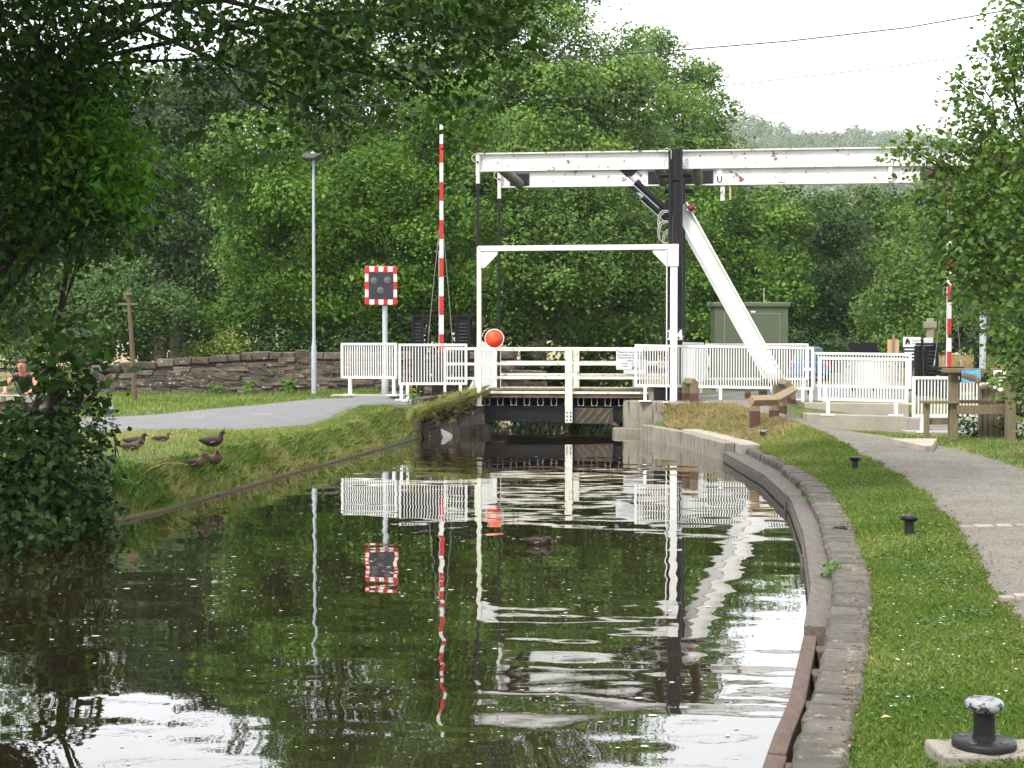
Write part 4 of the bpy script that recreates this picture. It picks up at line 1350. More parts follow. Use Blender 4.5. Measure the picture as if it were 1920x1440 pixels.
# blue car parked beyond the rails
cp_ = at(1517, 712, 46)
car = thing('blue_car', 'small blue car parked beyond the white rails at the road end', 'car', (cp_.x, 46, .67), math.radians(-11))
bd = MB().prism([(-.8, .22), (.78, .22), (.82, .55), (.78, .82), (-.78, .82), (-.84, .55)], -1.6, 1.7).build('body', M['blue'], car, bevel=.09)
MB().prism([(-.70, .80), (.70, .80), (.54, 1.30), (.40, 1.36), (-.40, 1.36), (-.54, 1.30)], -1.2, .9).build('cabin', M['teal'], car, bevel=.07)
MB().prism([(-.46, 1.34), (.46, 1.34), (.40, 1.39), (-.40, 1.39)], -1.0, .75).build('roof', M['blue'], car, bevel=.02)
for x in (-.72, .72):
    MB().b(x - .08, x + .08, -1.70, -1.55, .58, .76).build('tail_light', M['red'], car)
    for y in (-1.05, 1.1):
        w2 = MB().tube([(x - .09, y, .29), (x + .09, y, .29)], .29, 18).build('wheel', M['black_clean'], car)
        MB().tube([(x - .095, y, .29), (x + .095, y, .29)], .16, 14).build('rim', M['galv'], w2)
MB().b(-.25, .25, -1.63, -1.605, .42, .54).build('number_plate', M['print_white'], car)
car.scale = (.74, .74, .74)

# brown telegraph stub on the left
tp_, hh = post_thing('telegraph_stub', 'short brown wooden pole with crossbar and cap in front of the wall', 'pole', 254, 30.5, 760, 548, .05, None, .50)
MB().tube([(0, 0, -.1), (-.06, 0, hh * .5), (-.13, 0, hh)], [.055, .048, .040], 12).build('shaft', M['pole'], tp_)
MB().lathe([(.09, 0), (.075, .04), (.04, .05), (.04, .09)], (-.13, 0, hh - .06), 12).build('cap', M['pole'], tp_)
MB().b(-.32, .06, -.03, .03, hh - .26, hh - .22).build('crossbar', M['wood_old'], tp_)

# ------------------------------------------------------------------ parapet wall on the left, every stone its own
wall = thing('stone_wall', 'long grey-brown rubble parapet wall with rough cope stones behind the lane', 'wall', (-6, 33.8, .35))
wst = [stone_mesh(70 + k, .09) for k in range(7)]
cpm = [stone_mesh(170 + k, .05) for k in range(5)]
for m_ in wst + cpm: m_.materials.append(M['stone'])


def wtop(x):
    px = x / 33.8 * F + CX
    return HC - (np.interp(px, [120, 180, 215, 300, 400, 480, 560, 640, 700, 960], [689, 686, 683, 676, 667, 661, 659, 662, 662, 660]) - 650) / F * 33.8


X0w, X1w = at(170, 690, 33.8).x, at(955, 660, 33.8).x
xs_ = np.linspace(X0w, X1w, 14)
poly = [(float(x), float(wtop(x)) - .16) for x in xs_]
MB().prism([(X0w, .3), (X1w, .3)] + poly[::-1], .10, .42).build('core', M['mortar'], wall, (6, 0, -.35))
nst = 0
zrow, row = .42, 0
while zrow < 1.6:
    rh = random.uniform(.06, .115)
    x = X0w + random.uniform(0, .15)
    while x < X1w:
        w = random.uniform(.16, .48)
        if x > -3.5: w *= 2.0
        zt = float(wtop(x + w / 2)) - .165
        if zrow + rh * .8 < zt and nst < 290:
            zoff = .05 * math.sin(x * 1.1) * .6
            link('stone', random.choice(wst), None, wall, (x + w / 2 + 6, .07 + random.uniform(-.025, .03), zrow + rh / 2 - .35 + zoff), (random.uniform(-.05, .05), random.uniform(-.05, .05), random.uniform(-.06, .06)), (w * 1.06, .19, rh * random.uniform(.95, 1.25)))
            nst += 1
        x += w
    zrow += rh
    row += 1
x = X0w
k = 0
while x < X1w:
    w = random.uniform(.24, .46)
    zt = float(wtop(x + w / 2))
    hgt = random.uniform(.15, .20)
    px = (x + w / 2) / 33.8 * F + CX
    if 505 < px < 600: hgt = random.choice((.16, .20, .24)); w *= .8
    link('cope_stone', random.choice(cpm), None, wall, (x + w / 2 + 6, .22 + random.uniform(-.02, .02), zt - .165 + hgt / 2 - .35), (random.uniform(-.04, .04), random.uniform(-.035, .035), random.uniform(-.05, .05)), (w * 1.03, .46, hgt))
    x += w
link('loose_stone', wst[2], None, None, (at(197, 689, 33.8).x, 33.95, at(197, 690, 33.8).z - .005), (0, -.06, .1), (.36, .3, .12))
tag(bpy.data.objects['loose_stone'], 'loose pinkish stone lying on the left end of the parapet wall', 'stone')
# pier behind the bridge
pier = thing('stone_pier', 'rough rounded stone pier seen through the drawbridge railing', 'stone pier', (at(950, 735, 34.6).x, 34.6, .5))
for k in range(5):
    for sx in (-.16, .16):
        link('stone', random.choice(rough), None, pier, (sx * (1 - .08 * k) + random.uniform(-.02, .02), 0, .1 + k * .22), (random.uniform(-.1, .1), random.uniform(-.1, .1), random.uniform(-.2, .2)), (.36 - .02 * k, .5, .25))
# low grey wall at far left with the man behind it
Yl = 26.9
lw_ = thing('low_wall', 'low pale grey stone wall half hidden behind the dark bush', 'wall', (at(60, 740, Yl).x, Yl, 0))
x = at(-60, 740, Yl).x
cst = [stone_mesh(90 + k, .06) for k in range(3)]
for m_ in cst: m_.materials.append(M['concrete'])
while x < at(150, 740, Yl).x:
    w = random.uniform(.3, .45)
    zt = at(0, 741 if x < at(80, 700, Yl).x else 733, Yl).z
    link('cope_stone', random.choice(cst), None, lw_, (x + w / 2 - lw_.location.x, 0, zt - .06), (0, 0, random.uniform(-.05, .05)), (w, .4, .13))
    for r_ in range(5):
        link('stone', random.choice(wst), None, lw_, (x + w / 2 - lw_.location.x + random.uniform(-.05, .05), random.uniform(-.02, .02), zt - .2 - r_ * .15), (0, random.uniform(-.04, .04), 0), (w, .3, .145))
    x += w
gs = at(200, 768, 25.6)
gst = thing('guard_stone', 'blue-grey rounded guard stone at the lane edge beside the bush', 'guard stone', (gs.x, 25.6, g1(gs.x, 25.6)))
MB().lathe([(.11, -.05), (.12, .12), (.10, .20), (.05, .25), (.0, .26)], seg=16).build('stone_body', M['galv'], gst)
MB().lathe([(.122, .02), (.124, .08), (.122, .1)], seg=16).build('base_band', M['dgrey'], gst)

# ------------------------------------------------------------------ overhead cables
def cable(label, pts, r_=.012):
    P = [at(*q) for q in pts]
    a, b2 = P[0], P[-1]
    t = thing('overhead_cable', label, 'overhead cable', a)
    MB().tube([p_ - a for p_ in P], r_, 5).build('strand', M['cable'], t)


cable('upper overhead cable crossing the sky above the counterweight beam', [(560, 142, 34), (780, 129, 34), (940, 116, 34), (1100, 106, 34), (1250, 96, 34), (1480, 77, 34), (1700, 52, 34), (1930, 12, 34)], .016)
cable('lower overhead cable strung across the alder foliage', [(150, 201, 35), (420, 201, 35), (640, 199, 35), (880, 190, 35), (1100, 181, 35), (1345, 162, 35), (1650, 128, 35), (1940, 88, 35)], .010)
cable('thin overhead cable in the sky gap under the left canopy', [(180, 124, 35.5), (400, 126, 35.5), (640, 127, 35.5), (800, 124, 35.5)], .010)

# ------------------------------------------------------------------ leaves, crowns, trees
NLEAF = [0]


def unit(a):
    return a / np.maximum(np.linalg.norm(a, axis=-1, keepdims=True), 1e-9)


def leaf_quads(P, Nrm, size, tint, rng, wid=.36, fold=.10, droop=.0):
    n_ = len(P)
    rnd = rng.normal(size=(n_, 3))
    d = unit(np.cross(Nrm, rnd))
    d[:, 2] -= droop
    d = unit(d)
    s = unit(np.cross(Nrm, d))
    sz_ = size[:, None]
    a = P - d * sz_ * .5
    b_ = P + s * sz_ * wid + Nrm * sz_ * fold
    c = P + d * sz_ * .5
    e = P - s * sz_ * wid + Nrm * sz_ * fold
    Vq = np.stack([a, b_, c, e], 1).reshape(-1, 3)
    return Vq, np.repeat(tint, 4)


def LB(px, py, Y, rx, ry, rd):
    c = at(px, py, Y)
    return (c.x, c.y, c.z, rx / F * Y, rd, ry / F * Y)


def crown_arrays(lobes, leaf, clr, cover, seed, front=.78, lpc=42, up=.65, flat=.5, inner=.18, wid=.36, droop=.1, edge=1.0, lo=.72, sub=0, outw=.45, rnd=.5):
    rng = np.random.default_rng(seed)
    lobes = np.array(lobes, float)
    area0 = (lobes[:, 3] * lobes[:, 5] * math.pi).sum()
    if sub:
        out = []
        for q in lobes:
            for _ in range(sub):
                dv = unit(rng.normal(size=3))
                if rng.uniform() < front: dv[1] = -abs(dv[1])
                f_ = rng.uniform(.24, .44)
                out.append(np.concatenate([q[:3] + dv * q[3:] * rng.uniform(.66, 1.0), q[3:] * f_ * np.array([1.35, 1.1, .62])]))
            out.append(np.concatenate([q[:3], q[3:] * .60]))
        lobes = np.array(out)
    area = lobes[:, 3] * lobes[:, 5] * math.pi
    cover = cover * area0 / area.sum()
    n_leaf = int(cover * area.sum() / (.30 * leaf * leaf * .6))
    ncl = max(8, n_leaf // lpc)
    idx = rng.choice(len(lobes), ncl, p=area / area.sum())
    C, Rr = lobes[idx, :3], lobes[idx, 3:]
    dr = unit(rng.normal(size=(ncl, 3)))
    flip = rng.uniform(size=ncl) < front
    dr[:, 1] = np.where(flip, -np.abs(dr[:, 1]), dr[:, 1])
    rad = lo + (1.04 * edge - lo) * np.sqrt(rng.uniform(size=ncl))
    inn = rng.uniform(size=ncl) < inner
    rad = np.where(inn, rng.uniform(.25, .7, ncl), rad)
    # lumpy radius so that outlines are uneven
    ph = rng.uniform(0, 6.3, (len(lobes), 3))
    lump = 1 + .13 * np.sin(dr[:, 0] * 5 + ph[idx, 0]) * np.sin(dr[:, 2] * 5 + ph[idx, 1]) + .07 * np.sin(dr[:, 1] * 9 + ph[idx, 2])
    cc = C + dr * Rr * (rad * lump)[:, None]
    nc_ = unit(dr / Rr)
    ct = rng.uniform(size=ncl)
    k = np.repeat(np.arange(ncl), lpc)
    n_ = len(k)
    off = rng.normal(size=(n_, 3)) * clr
    ndot = np.sum(off * nc_[k], 1, keepdims=True)
    off = off - nc_[k] * ndot * (1 - flat)
    off[:, 2] -= .35 * np.linalg.norm(off, axis=1) ** 2 / max(clr, 1e-3) * .5
    P = cc[k] + off
    Nn = unit(nc_[k] * outw + np.array([0, 0, up]) + rng.normal(size=(n_, 3)) * rnd)
    size = leaf * np.clip(rng.lognormal(0, .28, n_), .5, 1.8)
    tint = np.clip(.62 * ct[k] + .38 * rng.uniform(size=n_), 0, 1)
    NLEAF[0] += n_
    return leaf_quads(P, Nn, size, tint, rng, wid=wid, droop=droop)


def crown_mesh(name, parts):
    Vq = np.concatenate([p_[0] for p_ in parts])
    T = np.concatenate([p_[1] for p_ in parts])
    return np_mesh(name, Vq, np.arange(len(Vq)).reshape(-1, 4), {"tint": T})


def tree(name, label, cat, base, lobes, mat, leaf, clr, cover, seed, trunk_r=.2, group=None, limbs=True, limb_r=.35, extra=None, top=None, **kw):
    base = Vector(base)
    t = thing(name, label, cat, base, 0, group)
    arr = crown_arrays(lobes, leaf, clr, cover, seed, **kw)
    cr = link('crown', crown_mesh('crown', [arr]), mat, t, -base)
    rr_ = random.Random(seed)
    mb = MB()
    ls = sorted(lobes, key=lambda q: q[2])
    ctr = Vector((sum(q[0] for q in lobes), sum(q[1] for q in lobes), sum(q[2] for q in lobes))) / len(lobes)
    tp = Vector(top) if top else Vector((ctr.x * .6 + base.x * .4, ctr.y * .6 + base.y * .4, ls[-1][2]))
    m1 = base.lerp(tp, .33) + Vector((rr_.uniform(-.15, .15), rr_.uniform(-.1, .1), 0))
    m2 = base.lerp(tp, .66) + Vector((rr_.uniform(-.3, .3), rr_.uniform(-.2, .2), 0))
    mb.tube([base - Vector((0, 0, .2)), base + Vector((0, 0, .25)), m1, m2, tp], [trunk_r * 1.25, trunk_r, trunk_r * .8, trunk_r * .5, trunk_r * .12], 9)
    if limbs:
        for q in lobes:
            e = Vector(q[:3])
            h = min(max((e.z - base.z) / max(tp.z - base.z, .1) * .55, .12), .85)
            s0 = base.lerp(m1, h / .33) if h < .33 else (m1.lerp(m2, (h - .33) / .33) if h < .66 else m2.lerp(tp, (h - .66) / .34))
            mid = s0.lerp(e, .5) + Vector((0, 0, .10 * (e - s0).length))
            mb.tube([s0, mid, e], [trunk_r * limb_r, trunk_r * limb_r * .6, trunk_r * .06], 6)
            for _ in range(3):
                e2 = e + Vector((rr_.uniform(-1, 1) * q[3], rr_.uniform(-1, .3) * q[4], rr_.uniform(-.7, .8) * q[5])) * .8
                mb.tube([mid.lerp(e, .4), mid.lerp(e2, .6) + Vector((0, 0, .1)), e2], [trunk_r * limb_r * .45, trunk_r * limb_r * .25, .006], 5)
    mb.build('trunk', M['bark'], t, -base)
    return t


def gbase(px, Y, z=None):
    x = at(px, 650, Y).x
    return (x, Y, g1(x, Y) if z is None else z)


ALD = 'alders and broadleaf trees beyond the lane and bridge'
tree('alder_tree', 'big bright green alder behind the street lamp and red signal', 'tree', gbase(600, 40.5), [
    LB(545, 300, 40, 135, 120, 2.1), LB(690, 170, 41.5, 150, 120, 2.5), LB(470, 430, 40, 85, 120, 1.8), LB(640, 420, 39, 140, 120, 2.0),
    LB(800, 380, 39.3, 120, 120, 1.9), LB(850, 235, 40.5, 120, 120, 2.2), LB(740, 540, 38.6, 120, 70, 1.4), LB(570, 575, 39, 110, 60, 1.5),
    LB(455, 570, 39.5, 55, 70, 1.2), LB(600, 90, 42.5, 120, 80, 2.0), LB(860, 520, 38.8, 80, 90, 1.3), LB(720, 300, 38.7, 90, 80, 1.2)],
    M['alder'], .092, .25, 1.7, 1, sub=10, outw=.9, up=.5, rnd=.24, trunk_r=.26, group=ALD)
tree('alder_tree', 'tallest alder rising out of the picture behind the raised barrier', 'tree', gbase(1010, 56), [
    LB(940, 70, 56.5, 170, 150, 2.8), LB(1085, 110, 56, 120, 140, 2.5), LB(1000, 240, 55, 150, 120, 2.3), LB(1165, 230, 56, 100, 115, 2),
    LB(850, -30, 57, 150, 120, 2.5), LB(1030, -50, 57, 110, 90, 2), LB(1110, 330, 54.5, 120, 80, 1.8), LB(1185, 120, 56.5, 55, 70, 1.4), LB(720, 0, 57.5, 120, 90, 2.2)],
    M['alder_t'], .125, .32, 1.9, 2, sub=10, outw=.9, up=.5, rnd=.26, trunk_r=.30, group=ALD)
tree('alder_tree', 'blue-green alder stepping down to the right above the white beam', 'tree', gbase(1270, 72), [
    LB(1285, 205, 72, 85, 85, 2.6), LB(1235, 105, 72.5, 45, 55, 1.8), LB(1330, 270, 71.6, 55, 55, 2), LB(1230, 300, 71, 100, 70, 2.6), LB(1318, 150, 72.5, 28, 40, 1.0), LB(1365, 320, 71.5, 55, 45, 1.6)],
    M['alder_t'], .16, .36, 2.2, 3, sub=10, outw=.85, up=.45, rnd=.32, trunk_r=.24, group=ALD)
tree('alder_tree', 'low spreading alder framed inside the white portal and hanger rods', 'tree', gbase(1080, 39.5), [
    LB(1000, 420, 38, 110, 75, 1.6), LB(1145, 430, 38.3, 100, 75, 1.5), LB(1070, 530, 37.6, 130, 80, 1.6), LB(960, 545, 37.5, 75, 90, 1.3), LB(1195, 545, 38.4, 60, 95, 1.2), LB(1090, 370, 39, 130, 50, 1.4), LB(1230, 420, 39.5, 60, 80, 1.2), LB(1040, 615, 37.4, 120, 40, 1.0), LB(1160, 620, 37.8, 70, 40, 1.0)],
    M['alder_b'], .090, .22, 1.75, 4, sub=10, outw=.9, up=.5, rnd=.26, trunk_r=.2, group=ALD)
tree('broadleaf_tree', 'broad mid-green tree behind the back stay and olive cabinet', 'tree', gbase(1390, 53), [
    LB(1350, 440, 52, 95, 90, 2.3), LB(1440, 400, 53, 90, 60, 2.2), LB(1400, 530, 51.5, 95, 80, 2), LB(1310, 560, 51, 60, 70, 1.5), LB(1330, 360, 53.5, 80, 45, 2), LB(1450, 590, 51, 45, 50, 1.2)],
    M['alder'], .125, .28, 1.4, 5, sub=10, outw=.85, up=.45, rnd=.32, trunk_r=.22, group=ALD)
tree('broadleaf_tree', 'dark rounded tree right of the olive cabinet', 'tree', gbase(1545, 52), [
    LB(1540, 520, 51.5, 70, 70, 1.8), LB(1500, 590, 51, 50, 45, 1.2), LB(1590, 600, 51, 60, 50, 1.4), LB(1560, 450, 52, 60, 60, 1.5)],
    M['dark_leaf'], .115, .24, 1.7, 6, sub=10, outw=.85, up=.45, rnd=.32, trunk_r=.18, group=ALD)
tree('broadleaf_tree', 'pale grey-green tree behind the dark one under the counterweight beam', 'tree', gbase(1570, 58), [
    LB(1540, 400, 58, 95, 60, 2.4), LB(1640, 400, 59, 80, 60, 2.2), LB(1480, 440, 57, 60, 70, 1.8), LB(1620, 490, 57, 75, 60, 2)],
    M['alder_b'], .14, .3, 1.45, 7, sub=10, outw=.85, up=.45, rnd=.32, trunk_r=.22, group=ALD)
tree('broadleaf_tree', 'yellowish bushy tree behind the signs at the right end', 'tree', gbase(1690, 44), [
    LB(1680, 520, 44, 60, 65, 1.5), LB(1640, 590, 43.5, 45, 50, 1.1), LB(1730, 590, 43, 60, 55, 1.3), LB(1720, 450, 45, 60, 60, 1.4), LB(1790, 560, 44, 60, 60, 1.4), LB(1680, 630, 42.5, 70, 30, 1.0)],
    M['maple'], .095, .22, 1.6, 8, sub=12, outw=.85, up=.45, rnd=.32, trunk_r=.14, group=ALD)
tree('broadleaf_tree', 'dark tree between hazel and bright alder, shade put into its leaf colour', 'tree', gbase(330, 54), [
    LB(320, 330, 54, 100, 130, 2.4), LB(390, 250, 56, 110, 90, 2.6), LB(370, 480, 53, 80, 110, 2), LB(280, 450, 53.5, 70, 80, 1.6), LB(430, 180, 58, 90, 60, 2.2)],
    M['dark_leaf'], .14, .28, 2.2, 9, sub=10, outw=.85, up=.45, rnd=.32, trunk_r=.26, group=ALD)  # deep shade of this tree is put into the leaf colour
tree('broadleaf_tree', 'hazy green tree crown on the left below the sky gap', 'tree', gbase(300, 64), [
    LB(290, 170, 64, 100, 45, 2.8), LB(380, 175, 65, 90, 50, 2.6), LB(210, 200, 63, 100, 70, 2.6), LB(480, 170, 66, 80, 60, 2.4), LB(100, 170, 64, 110, 90, 2.8), LB(290, 240, 63, 120, 60, 2.6), LB(520, 110, 66, 80, 70, 2)],
    M['alder_b'], .17, .33, 2.2, 10, sub=10, outw=.85, up=.45, rnd=.32, trunk_r=.28, group=ALD)
tree('hazel_bush', 'wide grey-green hazel bush behind the telegraph stub and parapet wall', 'bush', gbase(190, 37.8), [
    LB(190, 545, 37.5, 120, 70, 1.5), LB(80, 575, 38, 110, 80, 1.5), LB(290, 600, 37, 75, 60, 1.2), LB(200, 630, 36.8, 110, 50, 1.2), LB(100, 650, 37, 90, 50, 1.2), LB(-20, 560, 38, 90, 110, 1.5), LB(330, 570, 37.5, 38, 50, .9)],
    M['hazel'], .085, .19, 1.7, 11, sub=16, outw=.85, up=.45, rnd=.32, trunk_r=.10)

# the wood behind, three grown shapes repeated at other turns and sizes
bgs = []
for v in range(3):
    rr_ = random.Random(200 + v)
    lob = [(rr_.uniform(-2.4, 2.4), rr_.uniform(-2, 2), rr_.uniform(2.6, 8.2), rr_.uniform(1.5, 2.3), rr_.uniform(1.5, 2.2), rr_.uniform(1.2, 1.9)) for _ in range(11)] + [(0, 0, 9.3, 1.4, 1.4, 1.3)]
    bgs.append((crown_mesh('crown', [crown_arrays(lob, .23, .42, 1.9, 300 + v, front=.4)]), lob))
first = [None] * 3
for k, (px, Y, hgt) in enumerate([(-60, 66, 1.2), (60, 70, 1.25), (170, 72, 1.15), (270, 70, 1.05), (390, 72, 1.1), (500, 70, 1.2), (620, 68, 1.3), (760, 66, 1.35), (880, 62, 1.2), (990, 64, 1.2), (1110, 62, 1.1), (1220, 66, 1.05), (1310, 70, .95), (1400, 74, .82), (1480, 70, .80), (1560, 76, .80), (1650, 72, .80), (1740, 70, .8), (1840, 68, .95), (1960, 66, 1.1), (2080, 64, 1.2), (-180, 62, 1.2)]):
    v = k % 3
    b_ = gbase(px, Y)
    lab = 'dark tree of the background wood behind the nearer alders'
    if first[v] is None:
        t = thing('woodland_tree', lab, 'tree', b_, k * 1.3, 'trees of the background wood')
        link('crown', bgs[v][0], M['dark_leaf'] if v != 1 else M['alder_b'], t)
        mb = MB().tube([(0, 0, -.3), (.1, 0, 3), (0, .1, 6), (0, 0, 9)], [.26, .2, .13, .03], 8)
        for q in bgs[v][1]:
            mb.tube([(0, 0, max(1.2, q[2] * .6)), q[:3]], [.08, .015], 5)
        mb.build('trunk', M['bark'], t)
        t.scale = (hgt * 1.05, hgt * 1.05, hgt)
        first[v] = t
    else:
        c = copy_tree(first[v], b_, k * 1.7, lab)
        c.scale = (hgt * 1.1, hgt * 1.1, hgt)

# shrubs under the trees, against the wall and beyond the bridge
UND = 'shrubs under the alders'
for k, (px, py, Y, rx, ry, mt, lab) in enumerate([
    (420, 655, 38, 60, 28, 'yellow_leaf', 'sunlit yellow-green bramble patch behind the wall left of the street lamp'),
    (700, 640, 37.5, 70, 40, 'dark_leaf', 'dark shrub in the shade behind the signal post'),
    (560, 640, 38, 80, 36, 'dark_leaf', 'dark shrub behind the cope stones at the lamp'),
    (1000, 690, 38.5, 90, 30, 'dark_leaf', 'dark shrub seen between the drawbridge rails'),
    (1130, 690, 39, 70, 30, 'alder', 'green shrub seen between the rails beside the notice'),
    (1010, 742, 41, 150, 34, 'dark_leaf', 'low bank plants under the drawbridge rails, leaf colour darkened for shade'),  # dark leaf colour stands in for the shade beyond the bridge
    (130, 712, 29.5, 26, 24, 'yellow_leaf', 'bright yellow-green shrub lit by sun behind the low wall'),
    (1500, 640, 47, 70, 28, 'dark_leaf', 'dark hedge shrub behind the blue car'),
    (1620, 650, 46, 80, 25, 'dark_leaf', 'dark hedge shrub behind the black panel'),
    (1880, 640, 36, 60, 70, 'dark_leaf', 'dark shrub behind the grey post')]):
    b_ = gbase(px, Y)
    lb_ = LB(px, py, Y, rx, ry, 1.0)
    tree('shrub', lab, 'shrub', b_, [lb_, (lb_[0] - lb_[3] * .5, lb_[1] - .3, lb_[2] - lb_[5] * .35, lb_[3] * .6, .7, lb_[5] * .7), (lb_[0] + lb_[3] * .5, lb_[1], lb_[2] - lb_[5] * .25, lb_[3] * .6, .7, lb_[5] * .8)], M[mt], .09, .16, 1.7, 400 + k, trunk_r=.04, top=lb_[:3])

# near left: big tree leaning over the water, ash spray, dark bush
bx, by_, bz = gbase(-130, 14.2)
tree('sycamore_tree', 'dark near tree on the left bank whose leafy boughs overhang the canal', 'tree', (bx, by_, bz), [
    LB(60, 60, 13.6, 190, 110, 1.6), LB(20, 220, 13.8, 130, 130, 1.2), LB(150, 200, 14, 120, 100, 1.1), LB(120, 350, 13.8, 150, 80, 1.0), LB(20, 420, 14, 90, 80, .8), LB(10, 530, 14.2, 45, 60, .5),
    LB(100, 20, 13.2, 180, 55, 1.0), LB(150, 110, 13.4, 75, 60, .7), LB(95, 260, 13.5, 120, 60, .6), LB(180, 300, 13.5, 70, 60, .5), LB(215, 390, 13.6, 70, 40, .4), LB(120, 440, 13.7, 60, 30, .3)],
    M['canopy'], .066, .17, 1.9, 21, trunk_r=.115, lpc=26, limb_r=.4, droop=.5, top=at(150, 60, 13.8), flat=.7)
boughs = bpy.data.objects['sycamore_tree']
hi_ = [(-5.2, 13, 7.2, 2.6, 2.6, 1.5), (-3.2, 12.4, 7.6, 2.4, 2.6, 1.4), (-1.2, 12.6, 7.4, 1.9, 2.4, 1.2), (-4.6, 15, 8.6, 2.6, 2.2, 1.6), (-2.4, 14.2, 8.8, 2.4, 2.2, 1.5), (-6.5, 10.8, 6.2, 2.0, 2.2, 1.6), (-4.2, 10.6, 7.0, 1.9, 1.8, 1.2), (.4, 13, 7.0, 1.2, 1.8, .9)]
link('added_upper_crown', crown_mesh('added_upper_crown', [crown_arrays(hi_, .16, .35, 1.5, 27, front=.5)]), M['canopy'], boughs, -Vector((bx, by_, bz)))  # unseen top of the tree, added out of frame to shade the boughs below
ov = [LB(250, 15, 12.9, 70, 22, .5), LB(345, 30, 12.8, 50, 34, .5), LB(355, 110, 12.8, 36, 28, .4), LB(205, 60, 13, 36, 50, .5), LB(430, 70, 12.6, 95, 60, 1.0), LB(560, 80, 12.8, 100, 70, 1.0), LB(640, 30, 12.4, 130, 65, 1.2), LB(780, 60, 13, 120, 70, 1.1), LB(880, 90, 13.2, 90, 80, .9), LB(950, 40, 13.4, 70, 60, .9),
      LB(500, 160, 12.7, 70, 30, .6), LB(620, 170, 12.8, 90, 36, .7), LB(745, 185, 13, 90, 32, .6), LB(830, 185, 13.2, 60, 26, .5), LB(430, 205, 12.9, 55, 28, .5), LB(540, 225, 12.8, 28, 14, .3), ]
ar_ = crown_arrays(ov, .066, .17, 1.05, 22, lpc=22, droop=.6, flat=.8, inner=.35, up=.9)
link('bough_leaves', crown_mesh('bough_leaves', [ar_]), M['canopy'], boughs, -Vector((bx, by_, bz)))
mb = MB()
S0 = at(130, 120, 14.0)
for pts, r0 in (([(180, 60, 13.6), (270, 55, 13.2), (400, 110, 12.9), (520, 160, 12.8), (660, 240, 12.9)], .026), ([(170, 20, 13.5), (420, 0, 12.8), (560, 35, 12.6), (700, 110, 12.8), (830, 190, 13.1)], .026),
                ([(330, 10, 13), (560, 95, 12.7), (640, 130, 12.8), (760, 150, 13)], .018), ([(540, 30, 12.6), (700, 20, 12.7), (850, 55, 13), (950, 90, 13.3)], .018), ([(400, 110, 12.9), (450, 170, 12.8), (520, 215, 12.8)], .012),
                ([(150, 86, 13.8), (243, 82, 13.5)], .026)):
    P = [S0] + [at(*q) for q in pts]
    mb.tube(P, list(np.linspace(r0 * 1.4, .008, len(P))), 7)
mb.build('overhanging_bough', M['bark'], boughs, -Vector((bx, by_, bz)))
# unseen trees added beside and behind the photographer to shade the left foreground
for k, (x, y, sc) in enumerate(((-7.6, 2.5, 1.0), (-8.6, -3.0, 1.15))):
    tree('added_bank_tree', ('unseen sycamore added on the left bank beside the photographer for shade', 'taller unseen sycamore added on the left bank behind the photographer for shade', 'unseen sycamore added back from the left bank beyond the lane for shade')[k], 'tree', (x, y, g1(x, y)),
         [(x + a * sc, y + b_ * sc, c * sc + .4, 1.9 * sc, 1.9 * sc, 1.5 * sc) for a, b_, c in ((0, 0, 8.4), (1.6, .6, 6.8), (-1.4, 1.0, 6.6), (.3, -1.7, 6.4), (.9, 1.7, 5.2), (2.0, -.8, 5.0), (-1.2, -1.0, 4.8), (0, 0, 6.4))],
         M['canopy'], .17, .36, 1.6, 140 + k, trunk_r=.2, front=.5, sub=6)
sp0 = gbase(112, 14.25)
stump = thing('tree_stump', 'dark broken tree stump standing inside the bush on the left bank', 'tree stump', sp0)
st0, st1 = at(112, 860, 14.25), at(106, 712, 14.25)
MB().tube([Vector((0, 0, -.1)), st0 - Vector(sp0), st0.lerp(st1, .5) - Vector(sp0) + Vector((.012, 0, 0)), st1 - Vector(sp0)], [.15, .12, .105, .095], 12).build('trunk', M['bark'], stump)
# low dark stub limb
MB().tube([at(20, 800, 14.4), at(70, 780, 14.3), at(112, 770, 14.2)], [.05, .06, .05], 8).build('broken_limb', M['bark'], stump, -Vector(sp0))

ab_ = gbase(40, 15.2)
tree('ash_tree', 'young ash whose bright green feathery leaves hang below the dark canopy', 'tree', ab_, [
    LB(200, 170, 13.2, 45, 60, .4), LB(205, 250, 13.1, 55, 50, .4), LB(268, 300, 13.0, 66, 46, .4), LB(215, 350, 13.1, 75, 45, .4), LB(150, 300, 13.1, 60, 70, .4)],
    M['ash'], .082, .12, 2.0, 23, trunk_r=.04, lpc=26, wid=.2, droop=.4, flat=.9, limb_r=.3)
bb_ = gbase(90, 13.6)
tree('ivy_bush', 'dark ivy-clad bush hanging over the water at the left bank', 'bush', bb_, [
    LB(40, 890, 13.4, 110, 110, .7), LB(120, 900, 13.6, 80, 110, .6), LB(160, 800, 14.0, 42, 70, .45), LB(60, 790, 14, 90, 40, .5), LB(170, 720, 14.2, 45, 26, .3), LB(185, 960, 13.9, 40, 45, .4), LB(20, 985, 12.6, 100, 40, .4), LB(195, 870, 14.2, 22, 60, .3)],
    M['dark_leaf'], .070, .13, 1.9, 24, trunk_r=.05, lpc=22, limb_r=.3, lo=.5, inner=.35)
mb_ = gbase(70, 13.9)
